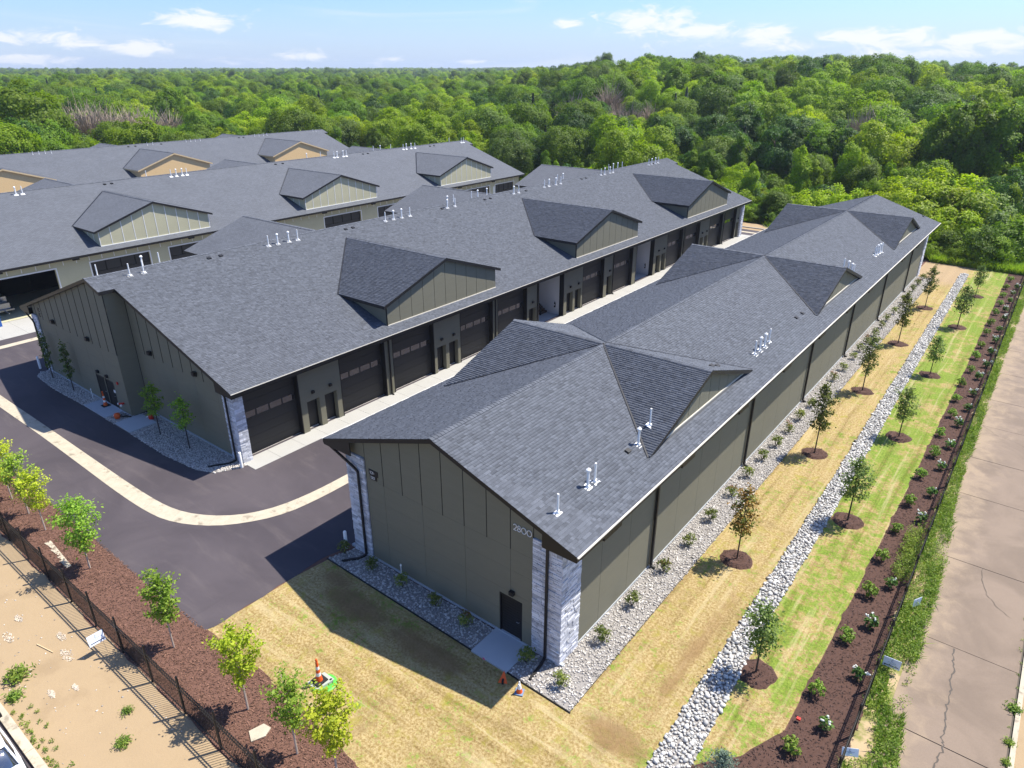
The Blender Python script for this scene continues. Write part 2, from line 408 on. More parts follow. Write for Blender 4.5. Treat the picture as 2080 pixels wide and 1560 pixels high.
def pebblemat(name, a, b, c):
    m = bpy.data.materials.new(name); m.use_nodes = True
    t = NT(m.node_tree); bs = m.node_tree.nodes['Principled BSDF']; bs.inputs['Roughness'].default_value = .85
    at = t.n('ShaderNodeAttribute', attribute_name='tint').outputs['Fac']
    r = t.n('ShaderNodeValToRGB'); e = r.color_ramp.elements
    e[0].position = 0; e[0].color = (*a, 1); e[1].position = 1; e[1].color = (*c, 1); k = e.new(.5); k.color = (*b, 1)
    t.put(r.inputs[0], at)
    pos = t.n('ShaderNodeNewGeometry').outputs['Position']
    cb = t.n('ShaderNodeCombineXYZ'); f = t.math('MULTIPLY_ADD', t.noise(pos, 20, 4, .6), .4, .8); [t.put(cb.inputs[i], f) for i in range(3)]
    t.put(bs.inputs['Base Color'], t.vmath('MULTIPLY', r.outputs[0], cb.outputs[0]))
    return m
M['pebble'] = pebblemat('gravel_stone', (.22, .20, .18), (.46, .425, .38), (.70, .665, .61))
M['cobble'] = pebblemat('drain_stone', (.30, .295, .28), (.50, .485, .45), (.67, .635, .57))
def pavemat():
    m = bpy.data.materials.new('old_pavement'); m.use_nodes = True
    t = NT(m.node_tree); bs = m.node_tree.nodes['Principled BSDF']; bs.inputs['Roughness'].default_value = .9
    pos = t.n('ShaderNodeNewGeometry').outputs['Position']
    big = t.noise(pos, .35, 5, .6, .6); st = t.noise(pos, 1.1, 5, .6, .5); fine = t.noise(pos, 26, 4, .75); spk = t.noise(pos, 90, 2, .7)
    sp = t.n('ShaderNodeSeparateXYZ'); t.put(sp.inputs[0], pos)
    dusty = t.ramp(t.math('ADD', t.math('MULTIPLY', sp.outputs[0], -.42), t.math('MULTIPLY', t.math('SUBTRACT', st, .5), 2.4)), -.55, .5)
    c = t.mix(t.ramp(big, .35, .65), (.172, .128, .092), (.222, .166, .120))
    c = t.mix(t.math('MULTIPLY', dusty, .65), c, (.34, .255, .165))
    f = t.math('ADD', t.math('MULTIPLY_ADD', fine, .4, .78), t.math('MULTIPLY', t.math('SUBTRACT', spk, .5), .5))
    cb = t.n('ShaderNodeCombineXYZ'); [t.put(cb.inputs[i], f) for i in range(3)]
    t.put(bs.inputs['Base Color'], t.vmath('MULTIPLY', c, cb.outputs[0]))
    b = t.n('ShaderNodeBump'); b.inputs['Strength'].default_value = .3; b.inputs['Distance'].default_value = .02
    t.put(b.inputs['Height'], fine); t.put(bs.inputs['Normal'], b.outputs[0])
    return m
M['pave'] = pavemat()
M['verge'] = mat('verge_soil', (.40, .30, .175), .95, var=.2, vscale=2, col2=(.20, .20, .06), c2scale=1.2, c2range=(.46, .62), grain=.2, gscale=40)
M['floor_wood'] = mat('forest_floor', (.060, .085, .022), .95, var=.3, vscale=.2, col2=(.13, .15, .035), c2scale=.08, c2range=(.45, .65))
M['crack'] = mat('crack_fill', (.10, .085, .07), .95)
M['gutter'] = mat('gutter_concrete', (.44, .385, .29), .9, var=.25, vscale=2.2, col2=(.27, .23, .17), c2scale=1.6, c2range=(.55, .70), grain=.1, gscale=20)

# ------------------------------------------------------------------ terrain
def smooth(a, b, x):
    t = np.clip((x - a) / (b - a), 0, 1); return t * t * (3 - 2 * t)
def terrain(x, y):
    x = np.asarray(x, float); y = np.asarray(y, float)
    r = np.hypot(x, y); az = np.degrees(np.arctan2(-x, y))
    wedge = (.06 + .94 * smooth(44, 26, az)) * (.66 + .34 * smooth(3, 13, az))
    h = 11.5 * smooth(125, 300, r) * wedge * (1 - .55 * smooth(420, 900, r)) * smooth(150, 105, az) * smooth(-100, -60, az)
    h += (np.sin(x * .013 + 1.3) * np.sin(y * .011) * 1.6) * smooth(190, 320, r)
    return h
gx = np.concatenate([-np.geomspace(4200, 240, 26), np.linspace(-220, 140, 46), np.geomspace(160, 4200, 24)])
gy = np.concatenate([-np.geomspace(4200, 60, 18), np.linspace(-40, 420, 58), np.geomspace(450, 4200, 24)])
XX, YY = np.meshgrid(gx, gy, indexing='ij'); ZZ = terrain(XX, YY) - .02
nx, ny = len(gx), len(gy); idx = np.arange(nx * ny).reshape(nx, ny)
F = np.stack([idx[:-1, :-1], idx[1:, :-1], idx[1:, 1:], idx[:-1, 1:]], -1).reshape(-1, 4)
link(bpy.data.objects.new('ground', np_mesh('ground', np.stack([XX, YY, ZZ], -1).reshape(-1, 3), F, M['floor_wood'], smooth=True)))['kind'] = 'structure'

# air: a thin even haze over the whole plain
hm = bpy.data.materials.new('haze'); hm.use_nodes = True; hm.node_tree.nodes.clear()
hv = hm.node_tree.nodes.new('ShaderNodeVolumePrincipled'); ho = hm.node_tree.nodes.new('ShaderNodeOutputMaterial')
hv.inputs['Color'].default_value = (.74, .84, .98, 1); hv.inputs['Density'].default_value = .00014; hv.inputs['Anisotropy'].default_value = .2
hm.node_tree.links.new(hv.outputs[0], ho.inputs['Volume'])
MB().box(-4300, -4300, -3, 4300, 4300, 48).obj('haze', hm)['kind'] = 'stuff'

# ------------------------------------------------------------------ sheets
sheet('dirt_lot', [(-150, -30), (2.5, -30), (1.5, 5), (-8, 7.3), (-150, 7.3)], 0.002, M['dirt'])
sheet('asphalt_drive', [(-175, 9.85), (-75, 9.85)] + [(x, 9.86 + .03 * math.sin(x * 2.3) + random.gauss(0, .02)) for x in np.arange(-74.5, -24.6, .5)] + [(-24.45, 9.95)] + [(-24.33 + .04 * math.sin(y * 3.1) + random.gauss(0, .02), y) for y in np.arange(10.3, 16.4, .4)] + [(-24.1, 17.2), (-24.2, 91.5), (-14, 93), (-12, 96), (-12, 103), (-175, 104.5)], .012, M['asphalt'])
sheet('soil_verge', [(-175, 104.5), (-12, 103), (-12, 108), (-175, 109)], .006, M['dirt'])
LEFT_MULCH = [(-75, 7.15), (-15.2, 7.15), (-13.5, 8.0), (-13.3, 9.2), (-14.52, 9.75), (-16.6, 9.9), (-18.9, 10.1), (-20.6, 10.15), (-22.6, 10.0), (-24.5, 10.0), (-29.4, 9.95), (-40, 9.95), (-75, 9.95)]
def wobble(poly, a=.05, step=.35):
    out = []
    for p, q in zip(poly, poly[1:] + poly[:1]):
        L = math.hypot(q[0] - p[0], q[1] - p[1]); n = max(1, int(L / step)); nxv, nyv = -(q[1] - p[1]) / (L + 1e-9), (q[0] - p[0]) / (L + 1e-9)
        for i in range(n):
            f = i / n; d = random.gauss(0, a) * .6 + a * math.sin((p[0] + f * (q[0] - p[0])) * 1.9 + (p[1] + f * (q[1] - p[1])) * 1.3)
            out.append((p[0] + f * (q[0] - p[0]) + nxv * d, p[1] + f * (q[1] - p[1]) + nyv * d))
    return out
sheet('soil', [(-75, 6.5), (-1, 6.5), (-1, 99.5), (-12, 99.5), (-12, 18), (-24.6, 18), (-24.6, 10.5), (-75, 10.5)], .001, M['mulch_red'])
sheet('mulch_bed', wobble(LEFT_MULCH), .008, M['mulch_red'])
LAWN = [(-24.4, 9.9), (-14.4, 9.7), (-12, 9.9), (-9, 12.2), (-7, 14.6), (-5.6, 16.2), (-5.0, 17.2), (-4.0, 18.3), (-3.2, 20.2), (-3.1, 27), (-2.98, 42), (-2.95, 61), (-3.2, 98.5), (-11.8, 98.5), (-11.8, 60), (-12, 16.4), (-24.05, 16.4), (-24.3, 14.4), (-24.3, 12)]
sheet('lawn', LAWN, .004, M['lawn'])
RIGHT_MULCH = [(-13.2, 8.0), (-7, 10), (-1.1, 14), (-1.1, 19), (-1.3, 60), (-1.45, 99), (-3.2, 98.5), (-2.95, 61), (-2.98, 42), (-3.1, 27), (-3.2, 20.2), (-4.0, 18.3), (-5.0, 17.2), (-5.6, 16.2), (-7, 14.6), (-9, 12.2), (-12, 9.9), (-13.6, 9.3)]
sheet('mulch_bed', wobble(RIGHT_MULCH, .045), .006, M['mulch_dark'])
WEED = [(-1.15, 13.5), (.9, 13.5), (.5, 19), (.33, 21.5), (.16, 23.2), (-.01, 25.3), (-.03, 27.2), (-.12, 30), (-.09, 31.7), (-.28, 36), (-.67, 41.6), (-.7, 50), (-.74, 56), (-.79, 67), (-.75, 80), (-.7, 99), (-1.5, 99), (-1.35, 60)]
sheet('verge', wobble(WEED, .09), .007, M['verge'])

# old pavement: slabs with open joints
pv_root = empty('old_road'); pv_root['kind'] = 'structure'
edges_y = [4.5, 10.6, 16.8, 23.0, 28.56, 35.15, 42.05, 47.0, 52.3, 57.3, 63.4, 69.6, 75.7, 81.8, 88, 94, 100]
for k, (a, b) in enumerate(zip(edges_y, edges_y[1:])):
    m_ = MB(); x0 = -.85 if a > 34 else -.4
    m_.box(x0, a + .018, -.12, 3.28, b - .018, .010 + .012 * random.random())
    m_.obj('slab', M['pave'], pv_root)
MB().box(-.9, 4, -.2, 3.34, 100.5, -.012).obj('bedding', M['crack'], pv_root)
ck = [(1.05, 28.5), (1.09, 27.8), (1.25, 27.1), (1.2, 26.5), (1.33, 25.9), (1.28, 25.2), (1.33, 24.5), (1.41, 23.9), (1.33, 23.4), (1.50, 23.1), (1.40, 22.5), (1.33, 22.0), (1.36, 21.3)]
ck2 = [(1.3, 35.1), (1.35, 34.2), (1.7, 33.1), (2.2, 32.4), (2.9, 31.9)]
ck3 = [(-.6, 52.2), (.3, 51.2), (1.3, 50.9), (2.4, 50.0)]
m_ = MB()
for pts, w in ((ck, .028), (ck2, .013), (ck3, .012)):
    fine_ = []
    for a, b in zip(pts, pts[1:]):
        for j in range(5):
            f = j / 5; fine_.append((a[0] + (b[0] - a[0]) * f + random.gauss(0, .03), a[1] + (b[1] - a[1]) * f + random.gauss(0, .02)))
    L = []
    for p in fine_: q = w * random.uniform(.5, 1.3); L.append((p[0] - q, p[0] + q, p[1]))
    for a, b in zip(L, L[1:]): m_.add([(a[0], a[2], .0255), (a[1], a[2], .0255), (b[1], b[2], .0255), (b[0], b[2], .0255)], [(0, 1, 2, 3)])
m_.obj('crack', M['crack'], pv_root)
# kerb on the far side of the old road and the street kerb in the near left corner
kr = empty('kerb'); kr['kind'] = 'structure'
for k in range(16): MB().box(3.36, 5 + 6 * k, -.1, 3.52, 10.98 + 6 * k, .07).obj('kerb_stone', M['gutter'], kr)
sheet('pavement', [(3.52, 3), (12, 3), (12, 101), (3.52, 101)], .03, M['dirt'])
kr = empty('kerb'); kr['kind'] = 'structure'
for k in range(18): MB().box(-75 + 3.2 * k, 2.82, -.1, -71.82 + 3.2 * k, 3.12, .13).obj('kerb_stone', M['gutter'], kr)
sheet('street', [(-75, -20), (-18, -20), (-18, 2.82), (-75, 2.82)], .008, M['asphalt'])

# concrete gutter band swinging round the drive
inner = [(-80, 13.46), (-58, 13.42), (-49.7, 13.5), (-42.4, 13.5), (-37.2, 13.52), (-34.1, 13.72), (-32.3, 14.43), (-30.8, 15.6), (-29.85, 17.3), (-29.5, 19.6), (-29.48, 22), (-29.48, 98)]
outer = [(-80, 12.66), (-55.9, 12.66), (-49.6, 12.74), (-42.8, 12.69), (-38.3, 12.64), (-35.1, 12.72), (-33.16, 13.02), (-31.25, 14.01), (-30.0, 15.3), (-29.0, 17.05), (-28.72, 19), (-28.68, 21.5), (-28.68, 98)]
gut = empty('gutter_band'); gut['kind'] = 'structure'
def resample(P, d):
    P = np.array(P, float)
    for _ in range(2):
        P = np.concatenate([P[:1], np.stack([.75 * P[:-1] + .25 * P[1:], .25 * P[:-1] + .75 * P[1:]], 1).reshape(-1, 2), P[-1:]])
    s = np.r_[0, np.cumsum(np.hypot(*np.diff(P, axis=0).T))]; q = np.linspace(0, s[-1], d)
    return np.column_stack([np.interp(q, s, P[:, 0]), np.interp(q, s, P[:, 1])])
Iq, Oq = resample(inner, 181), resample(outer, 181)
for k in range(0, 180, 3):
    m_ = MB()
    for j in range(k, k + 3):
        a, b, c, d = Oq[j], Oq[j + 1], Iq[j + 1], Iq[j]
        if j == k + 2: b = b * .985 + a * .015; c = c * .985 + d * .015
        w = [random.gauss(0, .025) for _ in range(2)]
        m_.slab([(a[0], a[1], .024), (b[0], b[1], .024), (c[0], c[1], .024), (d[0], d[1], .024)], .03)
    m_.obj('gutter_slab', M['gutter'], gut)
for (x0, y0, x1, y1, nm) in [(-69.4, 12, -68.6, 100, 'gutter_band')]:
    sheet(nm, [(x0, 13.5), (x1, 13.5), (x1, y1), (x0, y1)], .022, M['gutter'])
sheet('gutter_band', [(-175, 101), (-12.4, 101), (-12.4, 101.7), (-175, 101.7)], .022, M['gutter'])
far_k = empty('kerb'); far_k['kind'] = 'structure'
for k in range(26): MB().box(-175 + 6.2 * k, 104.4, -.1, -168.84 + 6.2 * k, 104.62, .14).obj('kerb_stone', M['concrete'], far_k)

# stones ------------------------------------------------------------------
def ico(sub):
    bm = bmesh.new(); bmesh.ops.create_icosphere(bm, subdivisions=sub, radius=1)
    V = np.array([v.co[:] for v in bm.verts]); Fa = np.array([[v.index for v in f.verts] for f in bm.faces]); bm.free(); return V, Fa
ICO1 = ico(1); OCT = (np.array([(1, 0, 0), (-1, 0, 0), (0, 1, 0), (0, -1, 0), (0, 0, 1), (0, 0, -1)], float), np.array([(0, 2, 4), (2, 1, 4), (1, 3, 4), (3, 0, 4), (2, 0, 5), (1, 2, 5), (3, 1, 5), (0, 3, 5)]))
def stones(name, P, z, size, base, matl, jit=.22, flat=.6, parent=None, kind='stuff'):
    """many lumpy stones in one mesh"""
    n = len(P); BV, BF = base; k = len(BV)
    V = BV[None] * (1 + rng.normal(0, jit, (n, k, 1)).clip(-.5, .5))
    s = size[:, None] * rng.uniform(.7, 1.3, (n, 3)); s[:, 2] *= flat
    V = V * s[:, None, :]
    a = rng.uniform(0, 2 * np.pi, n); c, sn = np.cos(a), np.sin(a)
    x = V[..., 0] * c[:, None] - V[..., 1] * sn[:, None]; y = V[..., 0] * sn[:, None] + V[..., 1] * c[:, None]
    tl = rng.normal(0, .25, (n, 2)); zz = V[..., 2] + x * tl[:, :1] + y * tl[:, 1:]
    V = np.stack([x + P[:, None, 0], y + P[:, None, 1], zz + np.asarray(z)[:, None]], -1).reshape(-1, 3)
    Fa = (BF[None] + (np.arange(n) * k)[:, None, None]).reshape(-1, 3)
    tn = np.repeat(rng.beta(1.6, 1.6, n), len(BF))
    o = link(bpy.data.objects.new(name, np_mesh(name, V, Fa, matl, tn)), parent)
    if kind: o['kind'] = kind
    return o
BED_A = [(-24.15, 16.25), (-9.8, 16.07), (-9.75, 30), (-9.7, 60), (-9.65, 90.5), (-11.42, 90.5), (-11.42, 17.6), (-23.7, 17.6)]
BED_B = [(-60.3, 17.62), (-60.5, 17.0), (-59.8, 16.5), (-57, 16.3), (-51.7, 16.42), (-44.8, 16.45), (-40, 16.4), (-36.9, 16.7), (-35.75, 17.2), (-35.2, 18.3), (-35.0, 18.95), (-46.9, 18.9), (-47.0, 17.7), (-60.3, 17.7)]
for BED, n, PADS in ((BED_A, 46000, [(-14.66, 16.0, -12.78, 17.65)]), (BED_B, 12000, [(-51.45, 16.4, -48.2, 17.7), (-46.9, 16.4, -44.7, 18.7)])):
    sheet('gravel_bed', BED, .016, M['gravel_base'])
    P = scatter(BED, n)
    for (a, b, c, d) in PADS: P = P[~((P[:, 0] > a) & (P[:, 0] < c) & (P[:, 1] > b) & (P[:, 1] < d))]
    near = np.exp(-np.maximum(P[:, 1] - 45, 0) / 40)
    P = P[rng.uniform(0, 1, len(P)) < near + .15]
    stones('gravel', P, np.full(len(P), .028), rng.uniform(.030, .070, len(P)), OCT, M['pebble'], flat=.7)
# black edging between bed and lawn
ed = MB()
for a, b in [((-24.15, 16.22), (-9.77, 16.04)), ((-9.77, 16.04), (-9.67, 90.5))]:
    ed.slab([(a[0] - .02, a[1] - .02, .06), (b[0] + .02, b[1] - .02, .06), (b[0] + .02, b[1] + .02, .06), (a[0] - .02, a[1] + .02, .06)], .08)
ed.obj('bed_edging', M['black'])['kind'] = 'structure'
# drain of river stones along the lawn
DR = [(-6.45, 13.6), (-6.48, 16.2), (-6.54, 24.8), (-6.67, 37.3), (-6.95, 55), (-7.6, 95), (-6.8, 95), (-6.05, 55), (-5.72, 38), (-5.6, 26), (-5.25, 16.7), (-5.1, 14.8)]
drain = empty('stone_drain'); drain['kind'] = 'structure'
sheet('drain_bed', DR, .010, M['gravel_base'], None, drain)
pts = []; used = {}
for p in scatter(DR, 16000):
    s = random.uniform(.06, .125) if random.random() < .8 else random.uniform(.045, .07)
    key = (int(p[0] / .3), int(p[1] / .3)); ok = True
    for i in (-1, 0, 1):
        for j in (-1, 0, 1):
            for q in used.get((key[0] + i, key[1] + j), ()):
                if (q[0] - p[0]) ** 2 + (q[1] - p[1]) ** 2 < ((q[2] + s) * .72) ** 2: ok = False
    if ok: used.setdefault(key, []).append((p[0], p[1], s)); pts.append((p[0], p[1], s))
pts.sort(key=lambda q: q[1] + 2 * abs(q[0] + 5.5))
vis = [q for q in pts if q[1] > 15.9]
kinds = []
for k in range(10):
    BV, BF = ICO1; V = BV * (1 + rng.normal(0, .13, (len(BV), 1))) * rng.uniform(.75, 1.25, 3) * (1, 1, .62)
    kinds.append(np_mesh('stone', V, BF, M['cobble'], np.full(len(BF), .15 + .085 * k), True))
for k, q in enumerate(vis[:300]):
    o = link(bpy.data.objects.new('stone', kinds[k % 10]), drain)
    o.location = (q[0], q[1], .03 + q[2] * .35); o.rotation_euler = (random.gauss(0, .2), random.gauss(0, .2), random.uniform(0, 6.3)); o.scale = (q[2],) * 3
rest = np.array(vis[300:])
stones('stone_bank', rest[:, :2], .03 + rest[:, 2] * .3, rest[:, 2], ICO1, M['cobble'], jit=.12, flat=.62, parent=drain)
P = scatter(DR, 5000); stones('small_stones', P, np.full(len(P), .03), rng.uniform(.03, .06, len(P)), OCT, M['cobble'], parent=drain)

# mulch chips
def chips(name, poly, n, matl, z=.02, lo=.015, hi=.05):
    P = scatter(poly, n); n = len(P)
    a = rng.uniform(0, 2 * np.pi, n); L = rng.uniform(lo, hi, n); w = L * rng.uniform(.2, .4, n)
    u = np.column_stack([np.cos(a), np.sin(a), rng.normal(0, .3, n)]); v = np.column_stack([-np.sin(a), np.cos(a), rng.normal(0, .4, n)])
    c = np.column_stack([P, np.full(n, z) + rng.uniform(0, .025, n)])
    V = np.stack([c - u * L[:, None] - v * w[:, None], c + u * L[:, None] - v * w[:, None], c + u * L[:, None] + v * w[:, None], c - u * L[:, None] + v * w[:, None]], 1).reshape(-1, 3)
    o = link(bpy.data.objects.new(name, np_mesh(name, V, np.arange(4 * n).reshape(n, 4), matl, np.repeat(rng.beta(1.2, 2.2, n), 1)))); o['kind'] = 'stuff'
chips('mulch', LEFT_MULCH, 42000, M['chips_red'])
chips('mulch', RIGHT_MULCH, 36000, M['chips_dark'])

# grass blades and clumps of the lawn
def blades(name, poly, n, matl, h=(.04, .10), w=.014, attr='blade', clump=None, z=.0):
    P = scatter(poly, n)
    if clump is not None: P = clump(P)
    n = len(P); a = rng.uniform(0, 2 * np.pi, n); hh = rng.uniform(*h, n) if not callable(h) else h(P)
    d = np.column_stack([np.cos(a), np.sin(a), np.zeros(n)]) * w * (hh / .08)[:, None].clip(.6, 2.2)
    lean = np.column_stack([rng.normal(0, .55, n) * hh, rng.normal(0, .55, n) * hh, hh])
    c = np.column_stack([P, np.full(n, z)])
    V = np.stack([c - d, c + d, c + lean], 1).reshape(-1, 3)
    me = np_mesh(name, V, np.arange(3 * n).reshape(n, 3), matl, rng.uniform(0, 1, n))
    at = me.attributes.new(attr, 'FLOAT', 'FACE'); at.data.foreach_set('value', rng.uniform(0, 1, n).astype(np.float32))
    o = link(bpy.data.objects.new(name, me)); o['kind'] = 'stuff'; return o
def thin(P): return P[rng.uniform(0, 1, len(P)) < np.exp(-np.maximum(P[:, 1] - 22, 0) / 26) + .08]
DRp = DR
def lawnclump(P):
    P = thin(P); P = P[~in_poly(P, BED_A)]; P = P[~in_poly(P, DRp)]; return P[(P[:, 1] < 91)]
blades('lawn_grass', LAWN, 260000, M['lawn'], h=(.025, .06), w=.008, clump=lawnclump)

# ================================================================== buildings
SL = 1 / 3.
def shingle_kind(tint, w):
    """one tab, local: x along the course, y up the slope, z off the roof"""
    m_ = MB(); t0 = .012
    m_.add([(0, 0, 0), (w, 0, 0), (w, .15, 0), (0, .15, 0), (0, 0, t0), (w, 0, t0)], [(4, 5, 2, 3), (0, 1, 5, 4), (0, 4, 3), (1, 2, 5)], tint)
    return m_.mesh('shingle', M['shingle'])
SHK = {}
def shingle_field(parent, origin, U, V, ulen, vlen, keep=None, near=None, n_single=0, expo=.145, name='shingle_field', zoff=.004):
    """courses of laminated tabs over a roof plane: origin + u*U + v*V; keep(u,v) masks; the nearest n_single are objects of their own"""
    O = np.array(origin, float); U = np.array(U, float); V = np.array(V, float); N = np.cross(U, V); N /= np.linalg.norm(N)
    if N[2] < 0: N = -N
    rows = int(vlen / expo); us = []; vs = []; ws = []
    for r in range(rows):
        nn = int(ulen / .17) + 4
        w = rng.choice([.10, .14, .18, .22, .27, .33], nn); u = np.cumsum(w) - w - rng.uniform(0, .3)
        ok = (u + w > 0.02) & (u < ulen - .02)
        u0 = np.clip(u[ok], 0, ulen); u1 = np.clip(u[ok] + w[ok], 0, ulen)
        us.append(u0); ws.append(u1 - u0); vs.append(np.full(len(u0), r * expo))
    u = np.concatenate(us); w = np.concatenate(ws); v = np.concatenate(vs)
    if keep is not None:
        k = keep(u + w / 2, v + expo / 2); u, w, v = u[k], w[k], v[k]
    # laminated look: every other tab stands proud
    proud = rng.uniform(0, 1, len(u)); h = np.where(proud > .5, .022, .010) + rng.uniform(0, .004, len(u))
    tint = np.clip(rng.normal(.5, .24, len(u)), 0, 1)
    single = np.zeros(len(u), bool)
    if n_single:
        C = O + u[:, None] * U + v[:, None] * V
        order = np.argsort(np.linalg.norm(C - np.array([0, 0, 22.]), axis=1)); single[order[:n_single]] = True
        X = Matrix((U, V, N)).transposed().to_4x4()
        for i in order[:n_single]:
            key = (round(float(tint[i]) * 4), round(float(w[i]), 2))
            if key not in SHK: SHK[key] = shingle_kind(key[0] / 4, key[1])
            o = link(bpy.data.objects.new('shingle', SHK[key]), parent)
            o.matrix_local = Matrix.Translation(Vector(C[i] + N * zoff)) @ X
    u, w, v, h, tint = (a[~single] for a in (u, w, v, h, tint))
    n = len(u); g_ = .004
    def P(a, b, c): return O + a[:, None] * U + b[:, None] * V + c[:, None] * N
    z0 = np.full(n, zoff - .003); z1 = zoff + h; zt = np.full(n, zoff)
    VV = np.stack([P(u + g_, v, z0), P(u + w - g_, v, z0), P(u + w - g_, v + expo, zt), P(u + g_, v + expo, zt), P(u + g_, v, z1), P(u + w - g_, v, z1)], 1).reshape(-1, 3)
    b = np.arange(n) * 6
    F4 = np.stack([np.stack([b + 4, b + 5, b + 2, b + 3], 1), np.stack([b, b + 1, b + 5, b + 4], 1), np.stack([b, b + 4, b + 3, b + 3], 1), np.stack([b + 1, b + 2, b + 5, b + 5], 1)], 1)
    top = F4[:, :2].reshape(-1, 4)
    me = np_mesh(name, VV, top, M['shingle'], np.repeat(tint, 2))
    o = link(bpy.data.objects.new(name, me), parent); o['kind'] = 'stuff'
    return o
def flat_shingles(name='shingle_far'):
    """the far roofs: courses too small to tell apart are left to the material"""
    m = bpy.data.materials.new(name); m.use_nodes = True
    t = NT(m.node_tree); bs = m.node_tree.nodes['Principled BSDF']; bs.inputs['Roughness'].default_value = .88
    pos = t.n('ShaderNodeNewGeometry').outputs['Position']
    br = t.n('ShaderNodeTexBrick'); uv = t.n('ShaderNodeUVMap'); t.put(br.inputs['Vector'], uv.outputs[0])
    br.inputs['Scale'].default_value = 1; br.inputs['Brick Width'].default_value = .3; br.inputs['Row Height'].default_value = .145; br.inputs['Mortar Size'].default_value = .012
    br.inputs['Color1'].default_value = (.080, .086, .098, 1); br.inputs['Color2'].default_value = (.106, .114, .130, 1); br.inputs['Mortar'].default_value = (.060, .064, .074, 1)
    f = t.math('MULTIPLY_ADD', t.noise(pos, .5, 5, .6), .36, .84); cb = t.n('ShaderNodeCombineXYZ'); [t.put(cb.inputs[i], f) for i in range(3)]
    t.put(bs.inputs['Base Color'], t.vmath('MULTIPLY', br.outputs[0], cb.outputs[0]))
    b = t.n('ShaderNodeBump'); b.inputs['Strength'].default_value = .25; b.inputs['Distance'].default_value = .02; t.put(b.inputs['Height'], br.outputs[0]); t.put(bs.inputs['Normal'], b.outputs[0])
    return m
M['shingle_far'] = flat_shingles()
def roofmesh(name, polys, mat_, parent):
    """roof planes as top sheets with uv in metres along the courses"""
    me = bpy.data.meshes.new(name); vs = []; fs = []
    for p in polys: fs.append(tuple(range(len(vs), len(vs) + len(p)))); vs += [tuple(q) for q in p]
    me.from_pydata(vs, [], fs); me.update(); me.materials.append(mat_)
    uv = me.uv_layers.new(name='UVMap')
    for f in me.polygons:
        n = f.normal.copy()
        if n.z < 0: n = -n
        du = Vector((0, 0, 1)).cross(n); du.normalize(); dv = n.cross(du)
        for li in f.loop_indices:
            c = me.vertices[me.loops[li].vertex_index].co; uv.data[li].uv = (c.dot(du), c.dot(dv))
    return link(bpy.data.objects.new(name, me), parent)
def ridge_caps(parent, p0, p1, n_single=0, step=.2, w=.15):
    """bent cap shingles lapped along a ridge"""
    p0 = Vector(p0); p1 = Vector(p1); L = (p1 - p0).length; d = (p1 - p0) / L; side = d.cross(Vector((0, 0, 1))).normalized(); n = int(L / step); big = MB()
    kinds_ = []
    def one(m_, c, tint):
        a = c + side * w - Vector((0, 0, w * SL)); b = c; e = c - side * w - Vector((0, 0, w * SL)); up = Vector((0, 0, .035)); lo = Vector((0, 0, .018)); q = d * (step * 1.15)
        m_.add([a + up, b + up, e + up, a + q + lo, b + q + lo, e + q + lo, a, b, e], [(0, 1, 4, 3), (1, 2, 5, 4), (6, 7, 1, 0), (7, 8, 2, 1), (0, 3, 6), (2, 8, 5)], tint)
    if n_single:
        for k in range(4):
            q = MB(); one(q, Vector((0, 0, 0)), .2 + .2 * k); kinds_.append(q.mesh('ridge_cap', M['shingle']))
    for i in range(n):
        c = p0 + d * (i * step)
        if i < n_single: link(bpy.data.objects.new('ridge_cap', kinds_[random.randrange(4)]), parent).location = c
        else: one(big, c, random.random())
    if big.v: big.obj('ridge_caps', M['shingle'], parent)['kind'] = 'stuff'

# vent pipes and small vents, shared meshes
_m = MB(); _m.slab([(-.17, -.19, .03), (.17, -.19, .03), (.17, .19, .03), (-.17, .19, .03)], .03); _m.lathe([(.10, .03), (.06, .10), (.055, .12)], 8)
FLASH = _m.mesh('flashing', M['pipe'])
PIPE = MB().tube((0, 0, 0), (0, 0, .88), .045, .043, 8).mesh('vent_pipe', M['pipe'])
PIPE_FAT = MB().tube((0, 0, 0), (0, 0, .80), .06, .058, 8).mesh('vent_pipe', M['pipe'])
CAP = MB().lathe([(.06, .74), (.105, .78), (.105, .84), (.02, .92)], 10).mesh('cap', M['pipe'])
BLACKV = MB().box(-.11, -.13, 0, .11, .13, .10).slab([(-.16, -.16, .02), (.16, -.16, .02), (.16, .16, .02), (-.16, .16, .02)], .02).mesh('roof_vent', M['black'])
def vent(root, x, y, z, capped, sgn=1, sc=1.0):
    p = link(bpy.data.objects.new('vent_pipe', PIPE_FAT if capped else PIPE), root); p.location = (x, y, z - .02); p.scale = (sc, sc, sc)
    f = link(bpy.data.objects.new('flashing', FLASH), p); f.rotation_euler = (0, math.atan(SL) * sgn, 0)
    if capped: link(bpy.data.objects.new('cap', CAP), p)
def smallvent(root, x, y, z, sgn=1):
    o = link(bpy.data.objects.new('roof_vent', BLACKV), root); o.location = (x, y, z - .01); o.rotation_euler = (0, math.atan(SL) * sgn, 0)

def panel(parent, plane, d, poly, mat_, name='wall_panel', th=.022, out=-1):
    """a board or panel lying on plane (x or y = d), standing out by th"""
    return MB().prism(poly, plane, d, d + out * th).obj(name, mat_, parent)

